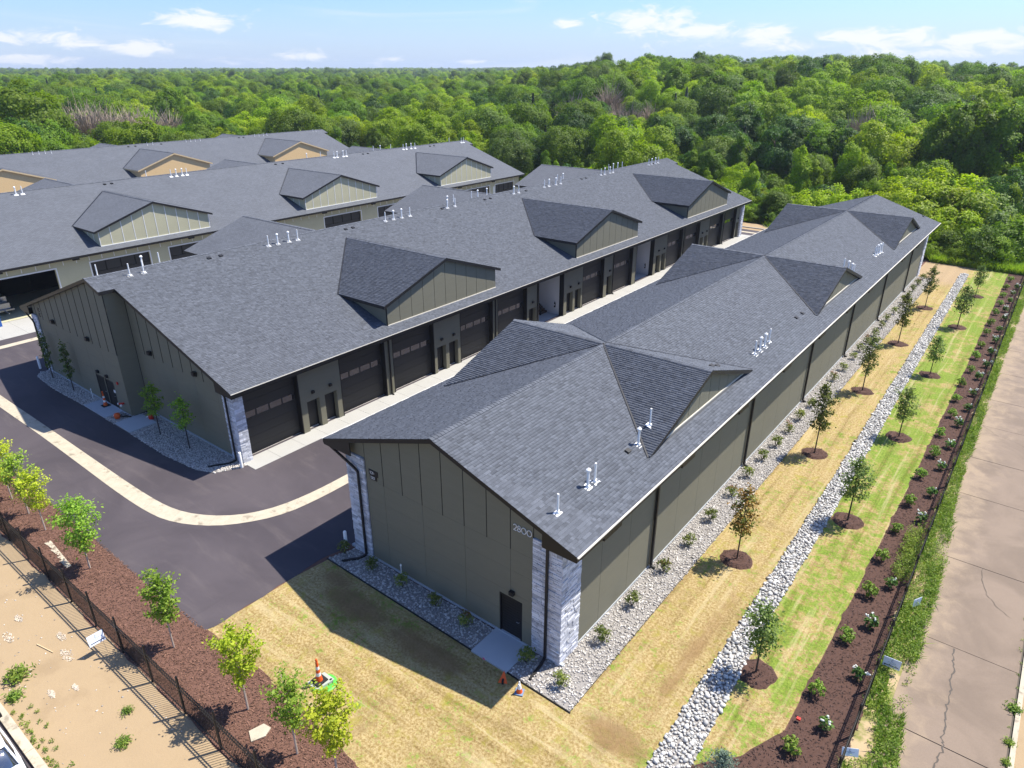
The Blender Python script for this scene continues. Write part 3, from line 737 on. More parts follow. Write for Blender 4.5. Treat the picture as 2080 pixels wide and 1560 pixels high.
def stone_column(parent, x0, x1, y0, y1, ztop, faces, n_single, name='stone_pilaster', sm=None, sizes=(.18, .52)):
    """ledge-stone pilaster: mortar core with stones of uneven length and depth; faces: list of 'y-','x+','y+'"""
    core = MB().box(x0 + .05, y0 + .05, -.05, x1 - .05, y1 - .05, ztop).obj(name, M['mortar'], parent)
    cell = []
    for fc in faces:
        L = (x1 - x0) if fc[0] == 'y' else (y1 - y0); z = 0
        while z < ztop - .05:
            h = random.choice([.085, .11, .11, .14]); h = min(h, ztop - z); u = 0
            while u < L - .02:
                w = random.uniform(*sizes); w = min(w, L - u)
                if L - u - w < .1: w = L - u
                cell.append((fc, u, z, w, h)); u += w
            z += h
    random.shuffle(cell); big = MB()
    for i, (fc, u, z, w, h) in enumerate(cell):
        dep = random.uniform(.0, .035); g_ = .006; tint = min(1, max(0, random.gauss(.55, .25)))
        m_ = MB() if i < n_single else big
        if fc == 'y-': m_.box(x0 + u + g_, y0 + .06, z + g_, x0 + u + w - g_, y0 - dep, z + h - g_, tint)
        elif fc == 'y+': m_.box(x0 + u + g_, y1 - .06, z + g_, x0 + u + w - g_, y1 + dep, z + h - g_, tint)
        elif fc == 'x+': m_.box(x1 - .06, y0 + u + g_, z + g_, x1 + dep, y0 + u + w - g_, z + h - g_, tint)
        else: m_.box(x0 + .06, y0 + u + g_, z + g_, x0 - dep, y0 + u + w - g_, z + h - g_, tint)
        if i < n_single: m_.obj('stone', M['stone'], core)
    if big.v: big.obj('stones', M['stone'], core)['kind'] = 'stuff'
    return core
def downspout(parent, pts, r=.055, name='downspout'):
    m_ = MB()
    for a, b in zip(pts, pts[1:]): m_.tube(a, b, r, r, 4)
    return m_.obj(name, M['black'], parent)
LAMP = MB().box(-.11, -.16, -.09, .11, 0, .09).box(-.06, -.05, -.16, .06, 0, -.09).mesh('wall_lamp', M['black'])
def lamp(parent, loc, rz=0, s=1):
    o = link(bpy.data.objects.new('wall_lamp', LAMP), parent); o.location = loc; o.rotation_euler = (0, 0, rz); o.scale = (s, s, s)
def entry_door(parent, plane, d, u0, u1, z1=2.13, dep=.12):
    """door leaf with frame; plane y: faces -y; plane x: faces +x"""
    if plane == 'y':
        f = MB().box(u0, d - .02, .02, u0 + .06, d + dep, z1).box(u1 - .06, d - .02, .02, u1, d + dep, z1).box(u0, d - .02, z1 - .06, u1, d + dep, z1).obj('entry_door', M['black'], parent)
        lf = MB().box(u0 + .07, d + .05, .06, u1 - .07, d + .10, z1 - .07)
        for k in range(14): lf.box(u0 + .12, d + .045, .12 + k * .14, u1 - .12, d + .05, .21 + k * .14)
        lf.obj('door_leaf', M['black'], f)
        MB().box(u0 + .06, d - .06, .02, u1 - .06, d + .10, .055).obj('threshold', M['steel'], f)
        MB().tube((u1 - .16, d + .05, 1.0), (u1 - .16, d - .02, 1.0), .02).tube((u1 - .16, d - .02, 1.0), (u1 - .27, d - .02, 1.0), .015).obj('handle', M['steel'], f)
    else:
        f = MB().box(d - dep, u0, .02, d + .02, u0 + .06, z1).box(d - dep, u1 - .06, .02, d + .02, u1, z1).box(d - dep, u0, z1 - .06, d + .02, u1, z1).obj('entry_door', M['black'], parent)
        MB().box(d - .10, u0 + .07, .06, d - .05, u1 - .07, z1 - .07).obj('door_leaf', M['door'], f)
        MB().box(d - .10, u0 + .06, .02, d + .05, u1 - .06, .055).obj('threshold', M['cream'], f)
        MB().tube((d - .05, u0 + .16, 1.0), (d + .02, u0 + .16, 1.0), .02).tube((d + .02, u0 + .16, 1.0), (d + .02, u0 + .27, 1.0), .015).obj('handle', M['steel'], f)
    return f
def garage_door(parent, x, y0, y1, z1=4.25):
    """sectional door facing +x, seven sections, one of them glazed with four panes"""
    root = MB().box(x - .09, y0, .0, x - .06, y1, z1).obj('garage_door', M['black'], parent); n = 7; h = z1 / n
    for k in range(n):
        a, b = k * h + .006, (k + 1) * h - .006; m_ = MB()
        if k != 4:
            m_.box(x - .05, y0 + .01, a, x, y1 - .01, b)
        else:
            m_.box(x - .05, y0 + .01, a, x, y1 - .01, a + .09).box(x - .05, y0 + .01, b - .09, x, y1 - .01, b)
            w = (y1 - y0 - .12) / 4
            for j in range(5): yc = y0 + .06 + j * w; m_.box(x - .05, yc - .05, a + .09, x, yc + .05, b - .09)
        s = m_.obj('door_section', M['door'], root)
        if k == 4:
            for j in range(4): yc = y0 + .06 + j * w; MB().box(x - .04, yc + .05, a + .09, x - .015, yc + w - .05, b - .09).obj('window_pane', M['glass'], root)
    MB().box(x - .06, y0, -.02, x + .03, y1, .03).obj('door_seal', M['cream'], root)
    return root

def gable_dormer(root, y0, xw, xt, zr, half, ov, xr_e, ze, sgn=1, boards='olive', battens='dark', shing=None, rake='black', nsl=SL, xmid=None, cheeks=True):
    """cross gable standing on a slope that falls to +x (sgn 1) or -x (sgn -1). xw wall plane, xt rake tip, (xr_e,ze) eave of the slope below.
       all x are given for the right hand slope and mirrored about xmid"""
    X = (lambda x: x) if sgn > 0 else (lambda x: 2 * xmid - x)
    zroof = lambda x: ze + (xr_e - x) * SL
    ridge_back = xr_e + (ze - zr) / SL
    zb = zr - (half + ov) * SL; back_b = xr_e + (ze - zb) / SL
    d = empty('dormer', (0, 0, 0), parent=root)
    polys = []
    for s in (-1, 1):
        polys.append([(X(ridge_back), y0, zr), (X(xt), y0, zr), (X(xt), y0 + s * (half + ov), zb), (X(min(back_b, xt)), y0 + s * (half + ov), zb)] if back_b < xt - .05 else
                     [(X(ridge_back), y0, zr), (X(xt), y0, zr), (X(xt), y0 + s * (half + ov), zb)])
    rf = roofmesh('dormer_roof', [[(a, b, c + .045) for a, b, c in p] for p in polys], M['roof_base'] if shing == 'tabs' else M['shingle_far'], d)
    dk = MB()
    for p in polys: dk.slab([(a, b, c + .035) for a, b, c in p], .20)
    dk.obj('rake_board', M[rake], d)
    if shing == 'tabs':
        for s in (-1, 1):
            Lx = xt - ridge_back; Ls = (half + ov) * math.sqrt(1 + SL * SL); q = 1 / math.sqrt(1 + SL * SL)
            def keep(u, v, Ls=Ls, q=q):
                yy = (Ls - v) * q   # horizontal distance from the ridge
                x = xt - u
                return zroof(x) < (zr - yy * SL) + .03
            shingle_field(rf, (X(xt), y0 + s * (half + ov), zb + .045), (-sgn, 0, 0), (0, -s * q, SL * q), Lx, Ls, keep)
    ridge_caps(d, (X(xt), y0, zr + .05), (X(ridge_back), y0, zr + .05))
    # valley metal
    v_ = MB()
    for s in (-1, 1):
        a = Vector((X(ridge_back), y0, zr)); b = Vector((X(min(back_b, xt)), y0 + s * (half + ov), zb)); t = (b - a).normalized(); n = Vector((0, s * .13, 0)); u = Vector((0, 0, .072))
        v_.add([a + u + n * .15, b + u + n * .15, b + u + n - Vector((0, 0, .01)), a + u + n - Vector((0, 0, .01))], [(0, 1, 2, 3)])
    v_.obj('valley_flashing', M['black'], d)
    # front wall: backing, boards, battens
    zbase = zroof(xw) + .01; top = lambda y: zr - .17 - abs(y - y0) * SL
    hw = half if cheeks else (zr - .17 - zbase) / SL
    poly = [(y0 - hw, zbase - .15), (y0 + hw, zbase - .15), (y0 + hw, top(y0 + hw)), (y0, top(y0)), (y0 - hw, top(y0 - hw))]
    MB().prism(poly, 'x', X(xw - .12), X(xw - .03)).obj('gable_frame', M['joint'] if battens == 'dark' else M[boards], d)
    n = max(2, int(round(2 * hw / 1.2))); e = np.linspace(y0 - hw, y0 + hw, n + 1)
    if not cheeks: e = y0 + (np.arange(n + 1) - n / 2) * (2 * hw / n)
    g_ = .018 if battens == 'dark' else .001
    if boards == 'osb': e = np.linspace(y0 - hw, y0 + hw, 6); g_ = .004
    for a, b in zip(e, e[1:]):
        a2, b2 = a + g_, b - g_
        P = [(a2, zbase), (b2, zbase), (b2, max(zbase + .004, top(b2)))]
        if a2 < y0 < b2: P.append((y0, top(y0)))
        P.append((a2, max(zbase + .002, top(a2))))
        MB().prism(P, 'x', X(xw - .03), X(xw)).obj('dormer_panel', M[boards], d)
    if battens == 'white':
        for y in e:
            y_ = min(max(y, y0 - hw + .03), y0 + hw - .03); MB().box(X(xw), y_ - .03, zbase, X(xw + .022), y_ + .03, max(zbase + .01, top(y_))).obj('batten', M['white'], d)
    MB().box(X(xw), y0 - hw, zbase - .02, X(xw + .05), y0 + hw, zbase + .05).obj('base_trim', M['cream'] if battens != 'white' else M['white'], d)
    if cheeks:
        for s in (-1, 1):
            yy = y0 + s * half; zt = top(yy); xb = xr_e + (ze - zt) / SL
            MB().prism([(X(xw - .125), zroof(xw) + .0), (X(xw - .125), zt), (X(xb), zt)], 'y', yy - .01, yy + .01 if s < 0 else yy - .012).obj('cheek_wall', M[boards], d)
            if battens == 'white':
                for x in (xw - 1.2, xw - 2.4, xw - 3.6):
                    if zroof(x) < zt - .1: MB().box(X(x - .03), yy + s * .011, zroof(x), X(x + .03), yy + s * .03, zt).obj('batten', M['white'], d)
    return d

# ------------------------------------------------------------------ building A: the long narrow one in front
A = empty('garage_building', (-17.7, 55, 0)); A.location = (0, 0, 0)
tag(A, 'long narrow olive garage block with 2800 on its near gable', 'building')
ax0, ax1, ay0, ay1 = -23.6, -11.45, 17.72, 91.1      # wall faces
axl, axr, ae, az0, az1 = -24.85, -10.55, 6.0, 8.4, 8.4
xm = -17.7; asl = (az1 - ae) / (xm - axl); yr0, yr1 = 17.32, 91.75
MB().box(ax0 + .05, ay0 + .05, 0, ax1 - .05, ay1 - .05, 5.7).prism([(ax0 + .05, 5.6), (ax1 - .05, 5.6), (ax1 - .05, 6.0), (xm, 8.1), (ax0 + .05, 6.0)], 'y', ay0 + .05, ay1 - .05).obj('wall', M['joint'], A)
RA = roofmesh('roof', [[(axr, yr0, ae), (axr, yr1, ae), (xm, yr1, az1), (xm, yr0, az1)], [(axl, yr0, ae), (axl, yr1, ae), (xm, yr1, az1), (xm, yr0, az1)]], M['roof_base'], A)
q = 1 / math.hypot(1, asl); slen = (xm - axl) / q
ycs = (30.8, 55.15, 79.2)
def keepA(side):
    def k(u, v):
        y = yr0 + u; d = v * q; ok = np.ones(len(u), bool)   # d: horizontal distance from the eave
        for yc in ycs: ok &= ~((d > 1.15) & (np.abs(y - yc) < 6.95 - d))
        return ok
    return k
shingle_field(RA, (axr, yr0, ae), (0, 1, 0), (-q, 0, asl * q), yr1 - yr0, slen, keepA(1), n_single=300)
shingle_field(RA, (axl, yr0, ae), (0, 1, 0), (q, 0, asl * q), yr1 - yr0, slen, keepA(-1))
ridge_caps(RA, (xm, yr0, az1 + .01), (xm, yr1, az1 + .01), n_single=130)
dk = MB()
for xe in (axr, axl): dk.slab([(xe, yr0, ae - .006), (xe, yr1, ae - .006), (xm, yr1, az1 - .006), (xm, yr0, az1 - .006)], .2)
dk.obj('fascia', M['black'], A)
for xe, s in ((axr, 1), (axl, -1)):
    MB().box(xe, yr0 - .01, ae - .035, xe + s * .075, yr1 + .01, ae + .012).obj('drip_edge', M['cream'], A)
    MB().box(xe - s * .02, yr0 + .02, ae - .27, xe - s * .08, yr1 - .02, ae - .205).obj('soffit_edge', M['black'], A)
    xw_ = ax1 + .03 if s > 0 else ax0 - .03
    MB().box(xw_, yr0 + .3, 5.70, xe - s * .025, yr1 - .3, 5.73).obj('soffit', M['black'], A)
    for yy in (yr0 + .02, yr1 - .1): MB().prism([(xw_ - s * .7, 5.72), (xe - s * .03, 5.72), (xe - s * .03, ae - .2), (xw_ - s * .7, ae + (abs(xe - xw_) + .7) * asl - .2)], 'y', yy, yy + .05).obj('cornice_return', M['black'], A)
for yc in ycs:
    for s in (1, -1): gable_dormer(A, yc, -11.80, -11.55, 8.4, 6.0, .14, axr, ae, s, 'olive', 'dark', 'tabs', xmid=xm, cheeks=False)
# near gable: boards above the line z=4.6, square panels below
def gable_boards(root, plane_y, xa, xb, xr, zr_, slope, z_line, w_up, boards, holes=(), lower=2.44, rows=1.15, x0=None, out=-1, up='gable_board', gap=.016, bw_=.022):
    topz = lambda x: zr_ - .22 - abs(x - xr) * slope
    x0 = xa if x0 is None else x0
    k0 = math.floor((xa - x0) / w_up); xs = [x0 + (k0 + i) * w_up for i in range(int((xb - xa) / w_up) + 3)]
    for a, b in zip(xs, xs[1:]):
        a, b = max(a, xa) + gap, min(b, xb) - gap
        if b - a < .05: continue
        P = [(a, z_line), (b, z_line), (b, max(topz(b), z_line + .01))] + ([(xr, topz(xr))] if a < xr < b else []) + [(a, max(topz(a), z_line + .01))]
        panel(root, 'y', plane_y, P, M[boards], up, out=out)
        MB().box(b + gap - bw_, plane_y, z_line - .02, b + gap + bw_, plane_y + out * (.024 + bw_ * .6), max(topz(b), z_line + .01)).obj('batten', M['joint'], root)
    k0 = math.floor((xa - x0) / lower); xs = [x0 + (k0 + i) * lower for i in range(int((xb - xa) / lower) + 3)]
    for a, b in zip(xs, xs[1:]):
        a, b = max(a, xa) + .007, min(b, xb) - .007
        if b - a < .05: continue
        z = .12
        while z < z_line - .02:
            z2 = min(z + rows, z_line - .004); segs = [(a, b)]
            for (h0, h1, hz) in holes:
                if z < hz and any(s[0] < h1 and s[1] > h0 for s in segs):
                    segs = [q for s in segs for q in ((s[0], min(s[1], h0)), (max(s[0], h1), s[1])) if q[1] - q[0] > .03]
                    if z2 > hz and z < hz: panel(root, 'y', plane_y, [(max(a, h0), hz + .004), (min(b, h1), hz + .004), (min(b, h1), z2 - .003), (max(a, h0), z2 - .003)], M[boards], out=out)
            for s in segs: panel(root, 'y', plane_y, [(s[0], z + .003), (s[1], z + .003), (s[1], z2 - .002), (s[0], z2 - .002)], M[boards], out=out)
            z = z2
gable_boards(A, ay0, -22.37, -12.76, xm, az1, asl, 4.62, 1.22, 'olive', holes=[(-14.46, -13.28, 2.14)], x0=-21.2, bw_=.013)
gable_boards(A, ay1, -22.37, -12.76, xm, az1, asl, 4.62, 1.22, 'olive', x0=-21.2, out=1)
entry_door(A, 'y', ay0 - .01, -14.45, -13.29)
MB().box(-24, ay0 - .06, -.05, -11.2, ay0 + .1, .11).box(ax1 - .1, ay0, -.05, ax1 + .05, ay1, .11).obj('foundation', M['concrete_grey'], A)
lamp(A, (-13.75, ay0 - .03, 2.48))
# long right wall
y = 19.03; ys = [19.03] + [20.69 + 2.44 * k for k in range(29)] + [90.2]
for a, b in zip(ys, ys[1:]): panel(A, 'x', ax1, [(a + .007, .12), (b - .007, .12), (b - .007, 5.72), (a + .007, 5.72)], M['olive'], out=1)
ys = [19.03 + 3.05 * k for k in range(25)]
for a, b in zip(ys, ys[1:]): panel(A, 'x', ax0, [(a + .007, .12), (min(b, 90.2) - .007, .12), (min(b, 90.2) - .007, 5.72), (a + .007, 5.72)], M['olive'])
for y in (25.4, 37.3, 48.55, 59.4, 70.9, 82.6):
    downspout(A, [(-10.72, y, 5.8), (-11.33, y, 5.45), (-11.33, y, .12), (-11.1, y, .07)], .085)
for y in (21.3, 28.5, 35.7, 43.1, 50.6, 57.8, 64.7, 78.0, 85.2): MB().box(ax1, y - .7, 4.42, ax1 + .16, y + .7, 4.74).box(ax1, y - .75, 4.7, ax1 + .2, y + .75, 4.78).obj('wall_louvre', M['black'], A)
for y in (19.6, 31, 43.9, 55.5, 67, 79): MB().lathe([(.02, 5.5), (.11, 5.56), (.12, 5.70)], 10, (-11.05, y, 0)).obj('soffit_lamp', M['black'], A)
stone_column(A, -12.74, -11.36, 17.64, 19.0, 5.68, ['y-', 'x+'], 190)
stone_column(A, -23.66, -22.39, 17.64, 19.0, 5.68, ['y-', 'x-'], 110)
stone_column(A, -12.74, -11.36, 90.2, 91.5, 5.68, ['x+', 'y+', 'y-'], 0)
stone_column(A, -23.66, -22.39, 90.2, 91.5, 5.68, ['x-', 'y+', 'y-'], 0)
downspout(A, [(-10.75, 17.42, 5.75), (-11.55, 17.5, 5.72), (-11.98, 17.52, 5.62), (-11.98, 17.52, .16), (-11.95, 17.2, .08), (-11.86, 16.35, .06)], .065)
downspout(A, [(-24.55, 17.42, 5.75), (-22.95, 17.5, 5.05), (-22.74, 17.52, 4.9), (-22.74, 17.52, .16), (-22.85, 17.2, .08), (-23.4, 16.5, .06)], .065)
# number 2800 in thin raised strokes
def strokes(parent, name, chars, x0, z0, h, y, r, m_, gap=.085, rz=None):
    u = x0
    for ch in chars:
        w = {'2': .52, '8': .54, '0': .80, '1': .12, '-': .35}[ch] * h; P = []
        def arc(cx, cz, rx, rz_, a0, a1, n=18): return [(cx + rx * math.cos(R(a0 + (a1 - a0) * i / n)), cz + rz_ * math.sin(R(a0 + (a1 - a0) * i / n))) for i in range(n + 1)]
        if ch == '2': P = [arc(w / 2, h * .70, w / 2, h * .30, 165, -35) + [(0, 0), (w, 0)]]
        elif ch == '8': P = [arc(w / 2, h * .75, w * .40, h * .25, 0, 360), arc(w / 2, h * .25, w * .5, h * .25, 0, 360)]
        elif ch == '0': P = [arc(w / 2, h * .5, w / 2, h * .5, 0, 360, 26)]
        elif ch == '1': P = [[(w / 2, 0), (w / 2, h), (-.12 * h, h * .8)]]
        else: P = [[(0, h * .5), (w, h * .5)]]
        mb = MB()
        for p in P:
            for a, b in zip(p, p[1:]): mb.tube((u + a[0], y, z0 + a[1]), (u + b[0], y, z0 + b[1]), r, r, 5)
        mb.obj(name, m_, parent); u += w + gap
for q0, q1 in ((-23.6, -22.39), (-12.74, -11.5)):
    tz = lambda x: az1 - .22 - abs(x - xm) * asl
    panel(A, 'y', ay0, [(q0, 5.69), (q1, 5.69), (q1, tz(q1)), (q0, max(5.72, tz(q0)))], M['olive'], 'gable_board')
strokes(A, 'house_number', '2800', -13.70, 5.63, .27, ay0 - .05, .019, M['refl'], gap=.05)
sg = MB().box(-22.13, ay0 - .05, 4.93, -21.53, ay0 - .025, 5.21).obj('unit_sign', M['black'], A)
sg2 = MB().box(-22.08, ay0 - .05, 4.70, -21.63, ay0 - .025, 4.925).obj('unit_sign', M['black'], A)
strokes(sg, 'numeral', '101-', -22.03, 5.0, .14, ay0 - .055, .010, M['refl'], gap=.03)
strokes(sg2, 'numeral', '120', -22.0, 4.75, .13, ay0 - .055, .010, M['refl'], gap=.03)
PA = [(-12.23, 18.5, 0), (-12.28, 20.7, 1), (-12.28, 21.25, 0), (-12.34, 25.0, 1), (-12.5, 26.35, 0), (-12.2, 38.9, 0), (-12.2, 39.7, 1), (-12.2, 40.5, 1), (-12.24, 41.4, 0), (-12.2, 57.0, 0), (-12.2, 58.6, 1), (-12.25, 60.2, 1), (-12.2, 60.8, 0), (-12.3, 68.5, 0), (-12.3, 69.3, 1), (-12.25, 70, 1), (-12.2, 70.6, 0)]
for (x, y, c) in PA:
    z = ae + (axr - x) * asl
    for yc in ycs: z = max(z, 8.4 - abs(y - yc) * SL + .05) if x < -11.6 else z
    vent(A, x, y, z, c, 1, 1.0)
for (x, y) in [(-12.4, 24.15), (-12.35, 46.9), (-12.33, 48.1), (-12.34, 91.2)]: smallvent(A, x, y, ae + (axr - x) * asl)
for yc in ycs: smallvent(A, -12.4, yc + 2.0, 8.4 - 2.0 * SL + .05); smallvent(A, -12.4, yc + 2.8, 8.4 - 2.8 * SL + .05)

# ------------------------------------------------------------------ buildings B, C, D: the three wide ones behind
def wide_building(name, label, xe, ytip0, y0, y1, dorm, scheme, ze=5.03, xm=None, zr=9.62, tabs=False, bays=None, jog=True):
    b = empty(name); tag(b, label, 'building')
    xl = 2 * xm - xe; s_ = (zr - ze) / (xe - xm); ybk = y1 + 1.0
    boards = {'olive': 'olive', 'khaki': 'khaki', 'osb': 'osb'}[scheme]; bat = {'olive': 'dark', 'khaki': 'white', 'osb': 'none'}[scheme]
    xj = xm + 1.75
    zj = zr - 1.75 * s_
    polyR = [(xe, y0, ze), (xe, y1, ze), (xj, y1, zj), (xj, ybk, zj), (xm, ybk, zr), (xm, ytip0, zr), (xj, ytip0, zj), (xj, y0, zj)]
    polyL = [(xl, ytip0, ze), (xl, ybk, ze), (xm, ybk, zr), (xm, ytip0, zr)]
    rf = roofmesh('roof', [polyR, polyL], M['roof_base'] if tabs else M['shingle_far'], b)
    q = 1 / math.hypot(1, s_)
    if tabs:
        def keep(u, v):
            y = ytip0 + u; d = v * q; ok = (y > y0) | (d > (xe - xj)); ok &= (y < y1) | (d > (xe - xj))
            for yc in dorm: ok &= ~((np.abs(y - yc) < 5.9) & (d > 1.1) & (d < 5.4)); ok &= ~((d >= 5.4) & (d < 11.8) & (np.abs(y - yc) < (11.7 - d) * .95))
            return ok
        def keep2(u, v):
            y = y0 + u; d = v * q; ok = np.ones(len(u), bool)
            for yc in dorm: ok &= ~((np.abs(y - yc) < 5.9) & (d > 1.1) & (d < 5.4)); ok &= ~((d >= 5.4) & (d < 11.8) & (np.abs(y - yc) < (11.7 - d) * .95))
            return ok
        shingle_field(rf, (xe, y0, ze), (0, 1, 0), (-q, 0, s_ * q), y1 - y0, (xe - xm) / q, keep2)
        for ya, yb in ((ytip0, y0), (y1, ybk)): shingle_field(rf, (xj, ya, zj), (0, 1, 0), (-q, 0, s_ * q), yb - ya, (xj - xm) / q)
    ridge_caps(rf, (xm, ytip0, zr + .01), (xm, ybk, zr + .01))
    dk = MB(); dk.slab([(p[0], p[1], p[2] - .006) for p in polyR[:1] + [polyR[1], polyR[2], polyR[7]]], .22); dk.slab([(xj, ytip0, zj - .006), (xj, ybk, zj - .006), (xm, ybk, zr - .006), (xm, ytip0, zr - .006)], .22)
    dk.slab([(p[0], p[1], p[2] - .006) for p in polyL], .22)
    dk.obj('fascia', M['black'], b)
    if scheme == 'olive': MB().box(xe, y0 - .01, ze - .03, xe + .04, y1 + .01, ze + .012).obj('drip_edge', M['cream'], b)
    for yc in dorm:
        for sg_ in (1, -1): gable_dormer(b, yc, xe - .90, xe - .66, 9.0, 6.0, .42, xe, ze, sg_, boards, bat, 'tabs' if (tabs and sg_ > 0) else None, rake='black' if scheme != 'osb' else 'wood', xmid=xm)
    return b, xl, s_, xj, zj
By0, By1, Bt = 18.4, 98.6, 17.4
B, Bxl, Bs, Bxj, Bzj = wide_building('garage_building', 'wide olive garage block with black overhead doors facing the narrow front block', -34.6, Bt, By0, By1, (37.3, 61.5, 85.9), 'olive', xm=-48.4, tabs=True)
bw = -35.6; by = 18.95; zs = 4.72
zB = lambda x: 9.62 - abs(x + 48.4) * Bs
# shell: gable wall right half, left half, jog
MB().prism([(bw - .02, 0), (bw - .02, zB(bw) - .24), (-46.95, zB(-46.95) - .24), (-46.95, 0)], 'y', by + .02, by + .3).prism([(-46.97, 0), (-46.97, zB(-46.97) - .24), (-48.4, 9.4), (-60.6, zB(-60.6) - .24), (-60.6, 0)], 'y', 17.72, 18.0).box(-47.25, 17.72, 0, -46.97, 19.2, 8.7).obj('wall', M['joint'], b_ := B)
MB().box(-60.6, 18, 0, -60.4, 98.2, 5.0).box(-60.6, 97.9, 0, -36.2, 98.2, 5.2).obj('wall', M['olive'], B)
gable_boards(B, by + .02, -46.9, -36.45, -48.4, 9.62, Bs, 4.6, 1.20, 'olive', x0=-46.9)
gable_boards(B, 17.72, -60.5, -46.94, -48.4, 9.62, Bs, 4.6, 1.18, 'olive', holes=[(-51.4, -50.12, 2.14), (-50.0, -48.74, 2.14)], x0=-46.94)
panel(B, 'x', -46.97, [(17.70, .1), (18.94, .1), (18.94, 8.75), (17.70, 8.75)], M['olive'], out=1)
MB().box(-60.7, 17.66, -.05, -46.9, 17.8, .11).box(-46.9, by - .06, -.05, -35.4, by + .1, .11).obj('foundation', M['concrete_grey'], B)
entry_door(B, 'y', 17.71, -51.39, -50.13); entry_door(B, 'y', 17.71, -49.99, -48.75)
for x, y, z in [(-56.67, 17.68, 4.89), (-50.99, 17.68, 4.86), (-44.76, by - .02, 4.95), (-39.27, by - .02, 4.95)]: lamp(B, (x, y, z), 0, 1.35)
for x in (-50.76, -49.4): lamp(B, (x, 17.68, 2.46))
MB().lathe([(.11, 0), (.11, .06)], 12).obj('alarm_bell', M['red'], B).matrix_local = Matrix.Translation((-47.95, 17.68, 2.3)) @ Matrix.Rotation(R(90), 4, 'X')
m_ = MB().tube((-47.75, 17.68, .85), (-47.95, 17.4, .85), .06).tube((-47.75, 17.68, .85), (-47.55, 17.4, .85), .06).obj('fire_connection', M['red'], B)
MB().tube((-47.99, 17.36, .85), (-47.95, 17.42, .85), .075).tube((-47.51, 17.36, .85), (-47.55, 17.42, .85), .075).obj('coupling_cap', M['refl'], m_)
MB().box(-48.9, 17.66, 1.35, -48.65, 17.69, 1.55).obj('door_notice', M['refl'], B)
# dark unit numerals at the top left of the gable (two small stacked characters)
MB().box(-59.35, 17.66, 5.12, -59.22, 17.69, 5.42).box(-59.22, 17.66, 5.34, -59.02, 17.69, 5.42).box(-59.22, 17.66, 5.12, -59.02, 17.69, 5.19).box(-59.22, 17.66, 4.72, -59.02, 17.69, 4.79).box(-59.35, 17.66, 4.72, -59.22, 17.69, 5.02).box(-59.22, 17.66, 4.95, -59.02, 17.69, 5.02).obj('unit_numeral', M['black'], B)
MB().box(-37.0, by - .03, 5.0, -36.9, by, 5.2).box(-36.82, by - .03, 5.0, -36.72, by, 5.2).box(-36.64, by - .03, 5.0, -36.54, by, 5.2).obj('unit_numeral', M['black'], B)
# eaves box and soffit along the doors
MB().box(bw - .5, By0 + .3, zs, -34.68, By1 - .3, zs + .04).box(-34.72, By0 + .02, zs - .02, -34.64, By1 - .02, 4.83).obj('soffit', M['black'], B)
for yy in (By0 + .02,): MB().prism([(-36.3, zs), (-34.65, zs), (-34.65, 4.83), (-36.3, zB(-36.3) - .24)], 'y', yy, yy + .05).obj('cornice_return', M['black'], B)
MB().prism([(-60.5, zs), (-62.15, zs), (-62.15, 4.83), (-60.5, zB(-60.5) - .24)], 'y', Bt + .02, Bt + .07).box(-60.5, Bt + .1, zs, -62.1, 98, zs + .04).obj('cornice_return', M['black'], B)
stone_column(B, -36.5, -35.38, 18.86, 19.5, 4.72, ['y-', 'x+'], 230, sizes=(.2, .5))
stone_column(B, -60.72, -59.7, 17.6, 18.6, 4.72, ['y-', 'x-'], 60)
stone_column(B, -36.5, -35.38, 97.55, 98.4, 4.72, ['x+', 'y+', 'y-'], 0)
OPEN = [('g', 19.52, 23.50), ('m', 23.98, 24.98), ('m', 25.40, 26.40), ('g', 26.80, 30.88), ('g', 31.62, 35.90), ('m', 36.2, 37.2), ('m', 37.56, 38.6), ('g', 38.92, 43.02), ('g', 43.66, 47.82), ('m', 48.12, 49.18),
        ('o', 49.58, 53.68), ('m', 54.2, 55.3), ('m', 55.66, 56.72), ('g', 57.0, 61.0), ('m', 61.64, 62.62), ('g', 62.98, 67.0), ('o', 67.8, 71.95), ('m', 72.58, 73.66), ('m', 74.0, 74.96), ('g', 75.2, 79.3), ('g', 79.95, 84.2),
        ('m', 84.55, 85.5), ('m', 85.95, 86.9), ('g', 87.15, 91.5), ('g', 92.1, 96.2), ('m', 96.5, 97.4)]
prev = 19.48
wl = MB().box(bw - .5, 19.2, 4.27, bw, 97.6, zs).obj('wall', M['olive'], B)
for k, (t, a, c) in enumerate(OPEN):
    h = 4.27 if t != 'm' else 2.13
    if a - prev > .02:
        MB().box(bw - .5, prev, 0, bw, a, 4.27).obj('wall_pier', M['olive'], B)
    if t == 'm':
        MB().box(bw - .5, a, h, bw, c, 4.27).obj('wall_panel', M['olive'], B)
        entry_door(B, 'x', bw - .38, a, c); lamp(B, (bw + .01, (a + c) / 2, 2.72), R(90), .9)
    else:
        MB().box(bw - .48, a - .002, 0, bw + .02, a + .05, h).box(bw - .48, c - .05, 0, bw + .02, c + .002, h).box(bw - .48, a, h - .05, bw + .02, c, h + .002).obj('door_jamb', M['black'], B)
        if t == 'g': garage_door(B, bw - .38, a + .05, c - .05, 4.2)
    prev = c
MB().box(bw - .5, 97.4, 0, bw, 97.6, 4.27).obj('wall_pier', M['olive'], B)
for y in (31.25, 43.34, 49.38, 62.8, 79.62, 91.8): downspout(B, [(-34.7, y, 4.8), (bw + .06, y, 4.55), (bw + .06, y, .1), (bw + .25, y, .06)], .06)
downspout(B, [(-34.7, 18.5, 4.8), (-35.9, 18.6, 4.68), (-35.93, 18.72, 4.4), (-35.93, 18.72, .15), (-36.0, 18.3, .08), (-36.7, 17.3, .06)], .065)
